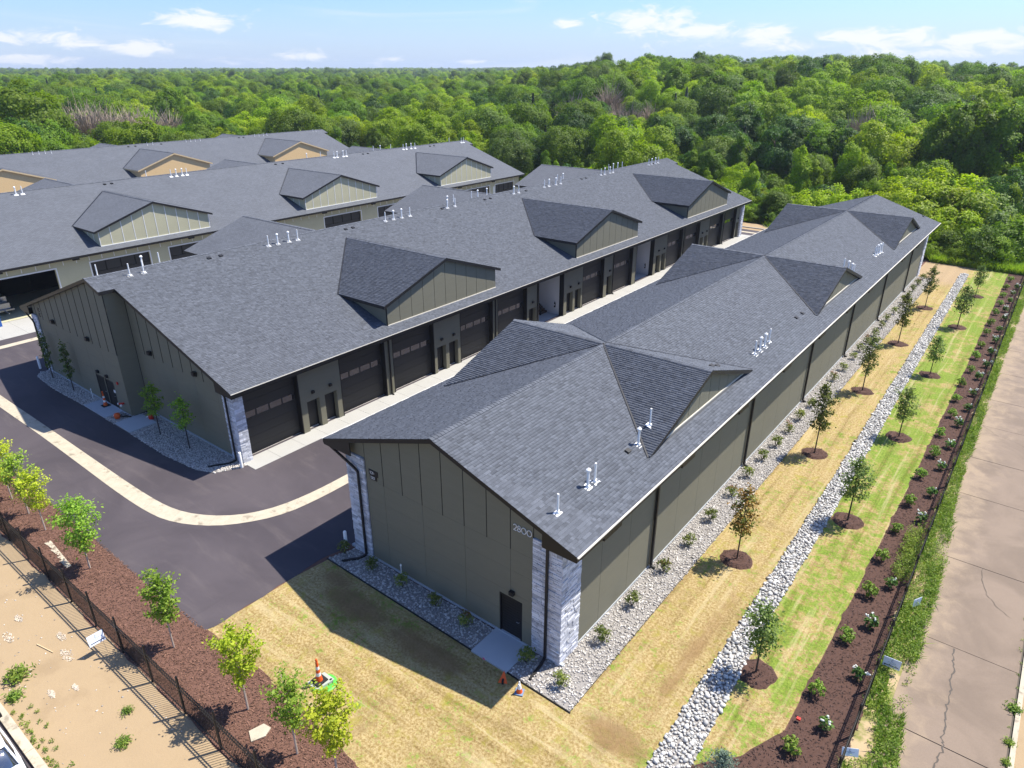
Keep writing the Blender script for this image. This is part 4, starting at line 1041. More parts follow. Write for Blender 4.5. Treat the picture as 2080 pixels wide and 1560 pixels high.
downspout(B, [(-62.0, 17.5, 4.8), (-60.5, 17.5, 4.2), (-60.4, 17.52, 4.0), (-60.4, 17.52, .1)], .065)
# rooms behind the two raised doors
for (a, c, stair) in ((49.6, 53.66, True), (67.82, 71.93, False)):
    rm = empty('garage_room', parent=B)
    MB().box(bw - 12, a - 1, -.02, bw - .5, c + .05, .028).obj('floor', M['concrete_grey'], rm)
    MB().box(bw - 12, c + .05, 0, bw - .5, c + .18, 4.8).obj('party_wall', M['interior'], rm)
    MB().box(bw - 12, a - 1.15, 0, bw - .5, a - 1, 4.8).box(bw - 12.1, a - 1, 0, bw - 12, c, 4.8).obj('party_wall', M['interior'], rm)
    MB().box(bw - 12, a - 1, 4.72, bw - .5, c + .1, 4.8).obj('ceiling', M['interior'], rm)
    ex = MB().lathe([(.07, 0), (.08, .04), (.08, .42), (.03, .5), (.03, .56)], 10, (bw - .95, c - .06, .75)).obj('extinguisher', M['black'], rm)
    MB().box(bw - 1.01, c - .15, .95, bw - .89, c - .13, 1.06).obj('extinguisher_label', M['refl'], ex)
    if stair:
        st = empty('stair', parent=rm)
        for k in range(13):
            MB().box(bw - 1.9 - .27 * k, c - 1.1, .03 + .18 * k if k > 3 else 0, bw - 2.17 - .27 * k, c, .03 + .18 * (k + 1)).obj('step', M['tan_rail'], st)
        MB().path([(bw - 1.85, c - 1.14, .03), (bw - 1.85, c - 1.14, 1.1)], .06).path([(bw - 1.85, c - 1.14, 1.05), (bw - 5.4, c - 1.14, 3.45)], .05).obj('handrail', M['black'], st)
PB = [(19.99, 0), (20.91, 0), (30.6, 0), (31.44, 1), (32.46, 1), (33.3, 0), (42.7, 0), (43.7, 1), (44.7, 1), (45.75, 0), (50.84, 1), (51.97, 0), (61.47, 1), (62.35, 0), (67.2, 0), (68.1, 1), (69.5, 1), (70.5, 0), (79.6, 0), (80.5, 1), (81.8, 1), (82.6, 0), (92.4, 0), (93.3, 1), (94.4, 1), (95.3, 0)]
for y, c in PB: vent(B, -47.68, y, zB(-47.68), c, 1, .95)
for y, c in [(18.6, 0), (21.6, 1), (22.8, 0), (52.5, 1), (53.4, 0), (56.2, 0), (57.2, 1), (58.7, 1), (59.9, 0), (72, 0), (73.2, 1), (84.0, 0), (85.2, 1), (86.4, 1), (87.6, 0)]: vent(B, -49.2, y, zB(-49.2), c, -1, .95)
for y in (25.35, 26.28, 37.88, 38.67, 49.79, 56.27, 57.17, 63.4, 74.72, 75.77, 93.6): smallvent(B, -47.7, y + .3, zB(-47.7))

C, Cxl, Cs, Cxj, Czj = wide_building('garage_building', 'unfinished wide block with pale khaki boards and white battens, second behind', -75.3, 16.5, 17.5, 100.2, (35.8, 61.0, 86.0), 'khaki', xm=-89.65, zr=9.72)
cw = -76.1; zC = lambda x: 9.72 - abs(x + 89.65) * Cs
MB().box(cw - .3, 18, 4.0, cw, 99.8, 4.82).obj('wall', M['khaki'], C)
cop = [(12.0, 25.15), (28.4, 34.4), (36.6, 42.6), (45.0, 51.0), (57.6, 63.8), (66.9, 72.5), (75.0, 81.0), (85.9, 91.5), (93.0, 98.0)]
prev = 11.0
for a, c in cop:
    MB().box(cw - .3, prev, 0, cw, a, 4.0).obj('wall_pier', M['khaki'], C); prev = c
    MB().box(cw, a - .12, 0, cw + .03, a, 4.1).box(cw, c, 0, cw + .03, c + .12, 4.1).box(cw, a, 3.98, cw + .03, c, 4.1).obj('door_trim', M['white'], C)
    MB().box(cw - 9, a - .3, 0, cw - 8.9, c + .3, 4.7).obj('party_wall', M['joint'], C)
    if a > 26:
        dr = MB().box(cw - .25, a, 0, cw - .2, c, 2.9).obj('garage_door', M['door'], C)
        for j in range(4):
            w = (c - a) / 4; MB().box(cw - .23, a + j * w + .06, 2.95, cw - .21, a + (j + 1) * w - .06, 3.9).obj('window_pane', M['door'], dr)
            MB().box(cw - .24, a + (j + 1) * w - .05, 2.9, cw - .18, a + (j + 1) * w + .05, 4.0).obj('mullion', M['joint'], dr)
MB().box(cw - .3, prev, 0, cw, 99.8, 4.0).box(-103.2, 99.5, 0, cw, 99.8, 5).box(-103.2, 18, 0, -103, 99.8, 4.8).prism([(cw, 4.0), (cw, zC(cw) - .24), (-89.65, 9.4), (-103.2, zC(-103.2) - .24), (-103.2, 0), (-78, 0)], 'y', 17.9, 18.0).box(cw - 9, 11, -.02, cw - .0, 99, .03).obj('wall', M['khaki'], C)
for k in range(66): MB().box(cw, 18.6 + 1.22 * k, 4.22, cw + .03, 18.66 + 1.22 * k, 4.80).obj('batten', M['white'], C)
for y in (20.4, 27.1, 39.2, 48.3, 57.6, 66.0, 75, 84.0, 92.3): MB().box(cw + .03, y - .3, 4.55, cw + .35, y + .3, 4.78).obj('wall_louvre', M['black'], C)
MB().box(cw - .3, 17.5, 4.80, -75.35, 100.1, 4.84).obj('soffit', M['black'], C)
for y, c in [(27.64, 1), (28.27, 0), (44.85, 0), (45.54, 1), (46.32, 1), (46.92, 0), (70.34, 0), (70.94, 1), (72.1, 1), (72.7, 0), (84.7, 0), (85.4, 1), (86.5, 1), (87.4, 0), (99.1, 0), (99.7, 0)]: vent(C, -88.9, y, zC(-88.9), c, 1, 1.0)
for y, c in [(42.5, 0), (66.5, 1), (69.0, 0), (79.5, 0), (81.0, 1), (83.3, 0), (97.5, 0)]: vent(C, -90.4, y, zC(-90.4), c, -1, 1.0)
for y in (25.2, 36.8, 37.6, 60.0, 61.2, 76, 77, 91, 92): smallvent(C, -88.9, y, zC(-88.9))

D, Dxl, Ds, Dxj, Dzj = wide_building('garage_building', 'farthest wide block with raw particle board dormers and bare sheathing', -117.0, 16.5, 17.5, 100.2, (35.8, 60.6, 85.6), 'osb', xm=-131.0, zr=9.62)
zD = lambda x: 9.62 - abs(x + 131.0) * Ds
MB().box(-144.2, 18, 0, -117.9, 99.8, 4.75).prism([(-117.9, 4.7), (-131, 9.35), (-144.2, 4.7)], 'y', 18, 99.8).obj('wall', M['osb'], D)
for y, c in [(44.3, 0), (45.2, 0), (46.1, 0), (47.0, 0), (62.5, 0), (63.5, 0), (69.7, 0), (70.6, 0), (71.5, 0), (72.5, 0), (84, 0), (85, 0), (86, 0), (86.8, 0), (98.1, 0), (98.9, 0)]: vent(D, -130.2, y, zD(-130.2), c, 1, .6)
for y in (59.2, 60.4, 65.0, 80.5, 81.5): smallvent(D, -130.2, y, zD(-130.2))

# aprons and pads
ap = empty('apron'); ap['kind'] = 'structure'
for k in range(44): MB().box(-35.72, 18.9 + 1.83 * k, -.1, -34.22, 18.9 + 1.83 * k + 1.815, .028).obj('slab', M['concrete'], ap)
ap = empty('apron'); ap['kind'] = 'structure'
for k in range(44): MB().box(-25.0, 18.9 + 1.65 * k, -.1, -23.55, 18.9 + 1.65 * k + 1.635, .028).obj('slab', M['concrete'], ap)
ap = empty('apron'); ap['kind'] = 'structure'
for k in range(45): MB().box(-76.0, 10 + 2.0 * k, -.1, -71.0, 10 + 2.0 * k + 1.985, .028).obj('slab', M['concrete'], ap)
for (x0, y0, x1, y1) in [(-14.66, 16.05, -12.8, 17.66), (-51.45, 16.45, -48.25, 17.66), (-46.9, 16.5, -44.75, 18.3)]:
    MB().box(x0, y0, -.05, x1, y1, .075).obj('door_pad', M['concrete_grey'])['kind'] = 'structure'

# ================================================================== vegetation
def leaf_mesh(name, C, Nn, size, matl, aspect=.62, tint=None):
    """one diamond leaf per point, lying across its normal"""
    n = len(C); Nn = Nn / np.linalg.norm(Nn, axis=1, keepdims=True)
    r = rng.normal(0, 1, (n, 3)); u = np.cross(Nn, r); u /= np.linalg.norm(u, axis=1, keepdims=True) + 1e-9; v = np.cross(Nn, u)
    s = np.broadcast_to(size, (n,)) * rng.uniform(.65, 1.3, n)
    a = u * (s * .5)[:, None]; b = v * (s * .5 * aspect)[:, None]; bend = Nn * (s * .12)[:, None]
    V = np.stack([C - a - bend, C + b, C + a - bend, C - b], 1).reshape(-1, 3)
    return np_mesh(name, V, np.arange(4 * n).reshape(n, 4), matl, rng.uniform(0, 1, n) if tint is None else tint)
def dirs(n, up=.0):
    d = rng.normal(0, 1, (n, 3)); d[:, 2] += up; return d / np.linalg.norm(d, axis=1, keepdims=True)
def crown_cloud(lobes, n, clump=.34, nclump=16, up=.35):
    """leaves on clumps that sit on the skin of each lobe (cx,cy,cz,rx,ry,rz)"""
    Ls = np.array(lobes, float); area = (Ls[:, 3] * Ls[:, 4] + Ls[:, 3] * Ls[:, 5]); k = (n * area / area.sum()).astype(int)
    Cs = []; Ns = []
    for L, m in zip(Ls, k):
        nc = max(5, int(nclump * rng.uniform(.8, 1.2))); cd = dirs(nc, up); rad = L[3:6]
        cc = L[:3] + cd * rad * rng.uniform(.62, .92, (nc, 1)); cr = clump * rad.mean() * rng.uniform(.7, 1.35, nc)
        i = rng.integers(0, nc, m); ld = dirs(m, .55); ld = ld + cd[i] * .55; ld /= np.linalg.norm(ld, axis=1, keepdims=True)
        Cs.append(cc[i] + ld * (cr[i] * rng.uniform(.55, 1.05, m))[:, None] * (1, 1, .78)); Ns.append(ld * .8 + cd[i] * .3 + rng.normal(0, .42, (m, 3)) + (0, 0, .25))
    return np.concatenate(Cs), np.concatenate(Ns)
def trunk_mesh(name, h, r, matl, limbs=(), n=7, lean=.0):
    m_ = MB(); pts = [Vector((lean * h * t * t, lean * h * .4 * math.sin(3 * t), h * t)) for t in (0, .35, .7, 1)]
    for i in range(3): m_.tube(pts[i], pts[i + 1], r * (1 - .28 * i), r * (1 - .28 * (i + 1)), n, caps=False)
    for (t, d, L) in limbs:
        p = pts[0].lerp(pts[3], t); e = p + Vector(d) * L; mid = p.lerp(e, .5) + Vector((0, 0, L * .06))
        m_.tube(p, mid, r * .42, r * .3, 5, caps=False).tube(mid, e, r * .3, r * .08, 5, caps=False)
    return m_.mesh(name, matl)
def limbset(n, t0, t1, L0, L1, up):
    return [(random.uniform(t0, t1), Vector((math.cos(a), math.sin(a), up)).normalized(), random.uniform(L0, L1)) for a in [2.4 * i + random.random() for i in range(n)]]
# ---- big trees: unit size about 12 m high
def dome(n, w, up, dn, c, nl, lr, ext=1.0, hang=0., inner=.06):
    """a crown: lumps of leaves seated on a domed outline, wide w, reaching up and dn from its centre c"""
    i = np.arange(nl) + .5; ph = np.arccos(1 - 2 * i / nl); th = np.pi * (1 + 5 ** .5) * i + rng.uniform(0, 6)
    d = np.column_stack([np.cos(th) * np.sin(ph), np.sin(th) * np.sin(ph), np.cos(ph)]) + rng.normal(0, .16, (nl, 3)); d /= np.linalg.norm(d, axis=1, keepdims=True)
    R_ = np.where(d[:, 2:3] > 0, np.array([[w, w, up]]), np.array([[w, w, dn]]))
    lump = np.array(c) + d * R_ * rng.uniform(.62, .95, (nl, 1)); r = lr * rng.uniform(.45, 1.6, nl)
    p = r ** 2 * np.where(d[:, 2] < -.35, .5, 1.0); k = rng.choice(nl, n, p=p / p.sum())
    ld = rng.normal(0, 1, (n, 3)) + d[k] * 1.0 + (0, 0, .25); ld /= np.linalg.norm(ld, axis=1, keepdims=True)
    q = rng.uniform(.66, 1.10, n) + np.abs(rng.normal(0, .13, n)); aniso = rng.uniform(.7, 1.3, (nl, 3)); q = np.where(rng.uniform(0, 1, n) < inner, q * .5, q)
    C = lump[k] + ld * (r[k] * q)[:, None] * (1, 1, .85 * ext) * aniso[k]
    if hang: C[:, 2] -= rng.uniform(0, hang, n) * (ld[:, 2] < .2)
    C[:, 2] = C[:, 2].clip(.15)
    return C, ld * .55 + d[k] * .5 + rng.normal(0, .33, (n, 3)) + (0, 0, .2)
def cat2(*a): return np.concatenate([q[0] for q in a]), np.concatenate([q[1] for q in a])
def tree_round(seed, n=12500, w=4.7, h=11.):
    random.seed(seed); v = seed % 3
    if v == 0: return dome(n, w, h * .40, h * .42, (0, 0, h * .58), 46, w * .30)
    if v == 1: return cat2(dome(n // 2, w * .72, h * .36, h * .38, (-w * .3, w * .1, h * .60), 26, w * .27), dome(n // 3, w * .6, h * .30, h * .34, (w * .45, -w * .15, h * .48), 20, w * .25), dome(n // 4, w * .5, h * .26, h * .3, (w * .05, w * .5, h * .44), 16, w * .23))
    return cat2(dome(n // 2, w * .78, h * .34, h * .36, (0, 0, h * .63), 30, w * .29), dome(n // 3, w * .95, h * .2, h * .26, (0, 0, h * .36), 26, w * .27))
def tree_tall(seed, n=11500, w=3.4, h=13.5):
    random.seed(seed); v = seed % 3
    if v == 0: return dome(n, w, h * .44, h * .46, (0, 0, h * .54), 46, w * .33, 1.2)
    if v == 1: return cat2(dome(n // 2, w * .8, h * .32, h * .34, (w * .1, 0, h * .66), 26, w * .32, 1.2), dome(n // 2, w, h * .3, h * .3, (-w * .15, w * .1, h * .36), 28, w * .33, 1.1))
    return cat2(dome(n // 2, w * .65, h * .42, h * .4, (w * .35, w * .2, h * .56), 24, w * .28, 1.3), dome(n // 2, w * .7, h * .38, h * .38, (-w * .4, -w * .2, h * .5), 24, w * .3, 1.2))
def tree_poplar(seed, n=6500, w=1.45, h=11.):
    return cat2(dome(n // 2, w, h * .36, h * .38, (0, 0, h * .42), 30, w * .42, 1.5), dome(n // 3, w * .6, h * .28, h * .3, (.1, 0, h * .70), 16, w * .36, 1.6), dome(n // 5, w * .6, h * .2, h * .2, (w * .5, -w * .3, h * .40), 12, w * .32, 1.5))
def tree_willow(seed, n=16000, w=5.2, h=9.5):
    return cat2(dome(n // 2, w * .75, h * .34, h * .5, (0, 0, h * .6), 46, w * .2, 1.3, 1.3), dome(n // 2, w, h * .26, h * .42, (0, 0, h * .44), 54, w * .19, 1.4, 1.5))
def tree_bush(seed, n=8000, w=3.1, h=4.4):
    return cat2(dome(n // 2, w * .75, h * .5, h * .42, (0, 0, h * .48), 26, w * .25), dome(n // 3, w * .62, h * .36, h * .36, (w * .5, w * .2, h * .38), 18, w * .23), dome(n // 4, w * .6, h * .32, h * .36, (-w * .45, -w * .35, h * .36), 16, w * .23))
def tree_spruce(seed, n=3000, w=2.4, h=11.):
    t = rng.uniform(0, 1, n) ** .75; tier = np.floor(t * 14) / 14; r = w * (1 - t) * (1 - .35 * ((t * 14) % 1)) * rng.uniform(.55, 1.05, n) + .05; a = rng.uniform(0, 2 * np.pi, n)
    C = np.column_stack([np.cos(a) * r, np.sin(a) * r, .4 + t * h - r * .25]); N_ = np.column_stack([np.cos(a) * .5, np.sin(a) * .5, np.full(n, .8)]) + rng.normal(0, .3, (n, 3)); return C, N_
PROTO = {}
def proto(kind, mk, mats, leafsize, trunk, aspect=.7):
    C, N_ = mk
    crown = {}
    base = None
    for mn in mats:
        if base is None: base = leaf_mesh('crown', C, N_, leafsize, M[mn], aspect); crown[mn] = base
        else: c = base.copy(); c.materials.clear(); c.materials.append(M[mn]); crown[mn] = c
    PROTO.setdefault(kind, []).append((crown, trunk))
GREENS = ['leaf_mid', 'leaf_bright', 'leaf_dark', 'leaf_yellow', 'leaf_olive']
for k in range(3):
    proto('round', tree_round(12 + k), GREENS, .34, trunk_mesh('trunk', 7.5, .26, M['bark'], limbset(7, .4, .95, 2.5, 4, .8)))
    proto('tall', tree_tall(21 + k), GREENS, .33, trunk_mesh('trunk', 11.5, .24, M['bark'], limbset(8, .3, .9, 1.5, 2.5, 1)))
    proto('bush', tree_bush(40 + k), GREENS, .26, trunk_mesh('trunk', 2.6, .12, M['bark_dark'], limbset(8, .1, .9, 1.2, 2.2, .8)))
for k in range(2):
    proto('poplar', tree_poplar(30 + k), GREENS, .27, trunk_mesh('trunk', 9, .14, M['bark'], limbset(7, .2, .9, .7, 1.3, 1.2)))
    proto('spruce', tree_spruce(50 + k), ['needle', 'needle_blue'], .5, trunk_mesh('trunk', 10.6, .2, M['bark_dark']), .35)
proto('willow', tree_willow(60), ['leaf_bright', 'leaf_mid', 'leaf_olive'], .28, trunk_mesh('trunk', 6, .35, M['bark'], limbset(8, .3, .95, 3, 4.5, .7)), .3)
def dead_mesh(seed, n=900, w=4.2, h=8.5):
    random.seed(seed); m_ = MB(); m_.tube((0, 0, 0), (0, 0, h * .5), .2, .14, 6)
    for i in range(n):
        a = random.uniform(0, 6.28); e = random.uniform(.25, 1.3); z0 = random.uniform(h * .12, h * .5); L = random.uniform(.35, 1) * w
        p = Vector((0, 0, z0)); d = Vector((math.cos(a) * math.cos(e), math.sin(a) * math.cos(e), math.sin(e)))
        s = p + d * L * random.uniform(.25, .6) if i > 40 else p; q = s + (d + Vector((random.gauss(0, .35), random.gauss(0, .35), random.gauss(.15, .3)))) * L * .6
        m_.tube(s, q, .06 if i > 40 else .1, .02, 3, random.random(), caps=False)
    return m_.mesh('crown', M['deadwood'])
DEAD = [dead_mesh(70 + k) for k in range(2)]
random.seed(11)
def big_tree(name, kind, matn, x, y, sc, label, cat, group, rz=None, squash=1., z=None):
    o = empty(name, (x, y, float(terrain(x, y)) if z is None else z), random.uniform(0, 6.28) if rz is None else rz); tag(o, label, cat, group)
    s = (sc, sc, sc * squash)
    if kind == 'dead':
        c = link(bpy.data.objects.new('branches', random.choice(DEAD)), o); c.scale = s; return o
    crown, trunk = random.choice(PROTO[kind])
    c = link(bpy.data.objects.new('crown', crown[matn]), o); c.scale = s
    t = link(bpy.data.objects.new('trunk', trunk), o); t.scale = s
    return o
def polar(px, r):
    """a place on the ground r metres from the camera's foot, in the direction of photo column px"""
    a = R(37.95 - math.degrees(math.atan((px - 1040) / 1558))); return -math.sin(a) * r, math.cos(a) * r
WORDS = {'leaf_mid': 'mid green', 'leaf_bright': 'bright green', 'leaf_dark': 'dark green', 'leaf_yellow': 'yellow green', 'leaf_olive': 'olive green', 'needle': 'dark', 'needle_blue': 'bluish'}
ZONES = [(60, 'behind farthest roof, left end'), (170, 'behind farthest roof, left part'), (290, 'behind farthest roof, left dormer'), (420, 'behind farthest roof, middle'), (560, 'behind farthest roof, right half'), (670, 'behind farthest roof, right end'), (790, 'right of farthest roof'), (920, 'above second roof'), (1040, 'beyond second roof tip'),
         (1160, 'above third roof pipes'), (1280, 'above third roof far pipes'), (1400, 'beyond third roof tip'), (1520, 'beyond last overhead doors'), (1640, 'between two nearest roofs'), (1760, 'left of front roof tip'), (1860, 'right of front roof tip'), (1960, 'beyond stone drain'), (2060, 'beyond dark mulch'), (9999, 'beyond old road')]
def where(px, r):
    s = next(t for q, t in ZONES if px < q)
    return s + (', front edge' if r < 125 else ', second rank' if r < 150 else ', mid depth' if r < 175 else ', deep' if r < 205 else ', deepest')
FORM = {'round': 'round tree', 'tall': 'tall tree', 'poplar': 'slim young tree', 'bush': 'thicket shrub', 'spruce': 'spruce', 'willow': 'feathery willow', 'dead': 'bare brown leafless tree'}
taken = []
def plant(kind, matn, px, r, sc, squash=1.):
    x, y = polar(px, r)
    cat = 'shrub' if kind == 'bush' else 'tree'
    lab = ('small ' if sc < .72 else 'large ' if sc > 1.12 else '') + (FORM[kind] if kind == 'dead' else WORDS[matn] + ' ' + FORM[kind]) + ' ' + where(px, r)
    big_tree({'round': 'broadleaf_tree', 'tall': 'broadleaf_tree', 'poplar': 'young_poplar', 'bush': 'thicket_shrub', 'spruce': 'spruce_tree', 'willow': 'willow_tree', 'dead': 'bare_tree'}[kind], kind, matn, x, y, sc, lab, cat, 'trees and shrubs of the wood behind the buildings', squash=squash)
    taken.append((x, y, 2.2 * sc if kind in ('poplar', 'bush') else 3.6 * sc))
# trees one can pick out in the photograph: (kind, leaf, column, distance, scale)
PICK = [('tall', 'leaf_mid', 1400, 238, 1.0), ('tall', 'leaf_olive', 1600, 240, 1.05), ('tall', 'leaf_mid', 1540, 232, 1.1), ('tall', 'leaf_bright', 1470, 236, 1.1), ('round', 'leaf_dark', 1000, 226, 1.1), ('round', 'leaf_olive', 1500, 228, 1.1), ('round', 'leaf_mid', 700, 225, 1.2), ('willow', 'leaf_bright', 112, 168, 1.0), ('round', 'leaf_bright', 238, 172, 1.12), ('round', 'leaf_yellow', 318, 182, .85), ('round', 'leaf_mid', 20, 178, 1.75), ('tall', 'leaf_dark', 0, 166, 1.0), ('round', 'leaf_mid', 150, 240, 1.35), ('bush', 'leaf_dark', 345, 166, 1.0), ('bush', 'leaf_dark', 385, 165, .9), ('bush', 'leaf_mid', 190, 164, 1.1), ('bush', 'leaf_dark', 60, 160, 1.0),
        ('dead', '', 110, 205, 1.5), ('dead', '', 150, 198, 1.55), ('dead', '', 192, 200, 1.5), ('dead', '', 275, 208, 1.45), ('dead', '', 130, 214, 1.6), ('dead', '', 170, 212, 1.6), ('dead', '', 235, 212, 1.5), ('dead', '', 320, 214, 1.35),
        ('round', 'leaf_yellow', 520, 190, .95), ('round', 'leaf_yellow', 575, 196, 1.0), ('round', 'leaf_bright', 640, 185, 1.0), ('round', 'leaf_yellow', 690, 190, .95), ('round', 'leaf_yellow', 480, 205, 1.0), ('poplar', 'leaf_bright', 440, 172, .9), ('poplar', 'leaf_bright', 477, 165, .75), ('poplar', 'leaf_yellow', 557, 192, .7), ('round', 'leaf_mid', 395, 190, .85), ('round', 'leaf_mid', 420, 200, .95),
        ('poplar', 'leaf_mid', 668, 179, .85), ('bush', 'leaf_dark', 700, 174, 1.1), ('bush', 'leaf_mid', 745, 167, 1.2), ('bush', 'leaf_bright', 790, 163, 1.3), ('bush', 'leaf_mid', 850, 157, 1.3), ('round', 'leaf_yellow', 742, 185, .7), ('willow', 'leaf_bright', 835, 178, .95), ('round', 'leaf_bright', 895, 180, .72), ('poplar', 'leaf_bright', 938, 150, 1.0), ('poplar', 'leaf_bright', 955, 152, .9), ('dead', '', 795, 205, .9), ('dead', '', 635, 300, 1.2), ('bush', 'leaf_mid', 905, 152, 1.2), ('bush', 'leaf_bright', 985, 147, 1.2),
        ('spruce', 'needle', 1155, 195, 1.0), ('spruce', 'needle', 1185, 200, .8), ('spruce', 'needle', 1128, 202, .9), ('spruce', 'needle', 1012, 205, .9), ('dead', '', 1170, 206, 1.4), ('dead', '', 1240, 212, 1.5), ('dead', '', 1285, 190, 1.15), ('dead', '', 1262, 196, 1.1), ('dead', '', 1330, 196, 1.1), ('spruce', 'needle_blue', 1400, 205, 1.05), ('spruce', 'needle_blue', 1378, 212, .85), ('round', 'leaf_yellow', 1420, 222, 1.05), ('round', 'leaf_bright', 1205, 172, .8), ('round', 'leaf_bright', 1185, 176, .7), ('poplar', 'leaf_yellow', 1115, 176, .55), ('round', 'leaf_mid', 1090, 190, .85), ('round', 'leaf_olive', 1300, 205, .8),
        ('poplar', 'leaf_bright', 1247, 170, .5), ('poplar', 'leaf_bright', 1370, 165, .85), ('poplar', 'leaf_bright', 1430, 158, .75), ('round', 'leaf_mid', 1500, 172, .95), ('round', 'leaf_bright', 1545, 195, .95), ('round', 'leaf_mid', 1440, 150, .62), ('round', 'leaf_mid', 1370, 146, .6), ('round', 'leaf_mid', 1505, 146, .65), ('poplar', 'leaf_bright', 1660, 128, .95), ('poplar', 'leaf_bright', 1690, 129, .8), ('poplar', 'leaf_bright', 1760, 132, 1.0), ('poplar', 'leaf_bright', 1790, 134, .9), ('poplar', 'leaf_mid', 1520, 140, 1.0), ('poplar', 'leaf_mid', 1590, 160, 1.0), ('poplar', 'leaf_mid', 1570, 158, .95), ('poplar', 'leaf_yellow', 1620, 168, .7),
        ('round', 'leaf_bright', 1700, 178, .8), ('dead', '', 1765, 174, 1.3), ('dead', '', 1795, 177, 1.35), ('dead', '', 1835, 180, 1.3), ('dead', '', 1600, 205, .9), ('round', 'leaf_olive', 1835, 186, .9), ('poplar', 'leaf_mid', 1918, 147, 1.15), ('poplar', 'leaf_mid', 1940, 143, 1.35), ('poplar', 'leaf_bright', 1962, 146, 1.55), ('poplar', 'leaf_mid', 1985, 141, 1.5), ('poplar', 'leaf_bright', 2010, 145, 1.65), ('poplar', 'leaf_mid', 2030, 139, 1.45), ('poplar', 'leaf_mid', 2052, 144, 1.6), ('poplar', 'leaf_mid', 2078, 140, 1.6), ('poplar', 'leaf_mid', 1900, 149, 1.0), ('tall', 'leaf_olive', 2100, 145, 1.2), ('tall', 'leaf_olive', 2110, 150, 1.1), ('round', 'leaf_dark', 2130, 125, .8),
        ('bush', 'leaf_dark', 1640, 145, 1.0), ('bush', 'leaf_dark', 1720, 143, 1.1), ('bush', 'leaf_dark', 1845, 140, 1.2), ('bush', 'leaf_mid', 1610, 134, 1.0), ('bush', 'leaf_dark', 1885, 138, 1.2), ('bush', 'leaf_mid', 1830, 131, 1.1), ('bush', 'leaf_dark', 1725, 134, 1.0),
        # the yellow green thicket behind the front building
        ('bush', 'leaf_yellow', 1690, 116, 1.0), ('bush', 'leaf_yellow', 1735, 118, 1.15), ('bush', 'leaf_yellow', 1780, 116, 1.1), ('bush', 'leaf_yellow', 1830, 117, 1.2), ('bush', 'leaf_yellow', 1875, 114, 1.35), ('bush', 'leaf_yellow', 1925, 113, 1.5), ('bush', 'leaf_yellow', 1965, 112, 1.6), ('bush', 'leaf_yellow', 2010, 113, 1.6), ('bush', 'leaf_yellow', 2050, 110, 1.6), ('bush', 'leaf_yellow', 1900, 109, 1.15), ('bush', 'leaf_yellow', 1940, 107, 1.2), ('bush', 'leaf_yellow', 1985, 107, 1.2), ('bush', 'leaf_yellow', 2030, 106, 1.2), ('bush', 'leaf_olive', 2070, 116, 1.5), ('bush', 'leaf_yellow', 1960, 120, 1.7), ('bush', 'leaf_yellow', 1895, 121, 1.6), ('bush', 'leaf_yellow', 2010, 121, 1.7), ('bush', 'leaf_olive', 2100, 108, 1.3),
        ('bush', 'leaf_mid', 2020, 103, .75), ('bush', 'leaf_mid', 2060, 103, .8), ('bush', 'leaf_bright', 1925, 101.5, .42), ('bush', 'leaf_bright', 1900, 101, .42), ('bush', 'leaf_bright', 1955, 101, .40), ('bush', 'leaf_bright', 1985, 101, .45), ('bush', 'leaf_bright', 2045, 100.5, .45), ('bush', 'leaf_bright', 2078, 101.5, .7), ('bush', 'leaf_mid', 2100, 102, .9), ('bush', 'leaf_bright', 2125, 101, .8), ('bush', 'leaf_mid', 2150, 104, 1.1), ('bush', 'leaf_bright', 2062, 104, .9), ('bush', 'leaf_bright', 2035, 104, .8)]
for (k, mn, px, r, sc) in PICK: plant(k, mn, px, r, sc)
# the rest of the front of the wood, nearest first
CLEAR = [(70, 335, 183, 226), (1225, 1345, 183, 216), (1735, 1860, 168, 186), (1150, 1180, 196, 212)]
def free(x, y, d):
    r = math.hypot(x, y); px = 1040 + 1558 * math.tan(R(37.95) - math.atan2(-x, y))
    for (a, b, c, e) in CLEAR:
        if a < px < b and c < r < e: return False
    for (a, b, q) in taken:
        if (a - x) ** 2 + (b - y) ** 2 < (.62 * (d + q)) ** 2: return False
    return True
cand = []
for _ in range(9000):
    px = random.uniform(-160, 2200); r = math.sqrt(random.uniform(104 ** 2, 262 ** 2)); x, y = polar(px, r)
    if (y > 112 and x > -150) or x < -152: cand.append((r, px, x, y))
cand.sort()
nz = lambda x, y: math.sin(x * .045 + 1.7) * math.sin(y * .05 + .4) + .6 * math.sin(x * .11 + y * .07)
count = len(PICK)
for r, px, x, y in cand:
    if count >= 300: break
    edge = (y < 138 and x > -150)
    if x > -12 and y < 118: continue
    if edge and random.random() < .72: continue
    v = nz(x, y) + random.gauss(0, .4); u = random.random()
    if edge: kind, sc = ('bush', random.uniform(.7, 1.15)) if u < .72 else ('poplar', random.uniform(.45, .8))
    elif x < -150: kind, sc = ('round', random.uniform(.8, 1.15)) if u < .7 else ('bush', random.uniform(1, 1.4))
    else: kind, sc = ('round', random.uniform(.6, 1.3)) if u < .55 else ('tall', random.uniform(.6, 1.0)) if u < .74 else ('poplar', random.uniform(.8, 1.15)) if u < .86 else ('bush', random.uniform(1, 1.4)) if u < .97 else ('spruce', random.uniform(.7, 1))
    mn = 'needle' if kind == 'spruce' else ('leaf_yellow' if v > .55 else 'leaf_bright' if v > .0 else 'leaf_mid' if v > -.45 else 'leaf_dark')
    if edge and random.random() < .4: mn = random.choice(['leaf_bright', 'leaf_yellow', 'leaf_mid'])
    d = (2.0 if kind in ('bush', 'poplar') else 3.4) * sc
    if not free(x, y, d): continue
    plant(kind, mn, px, r, sc); count += 1

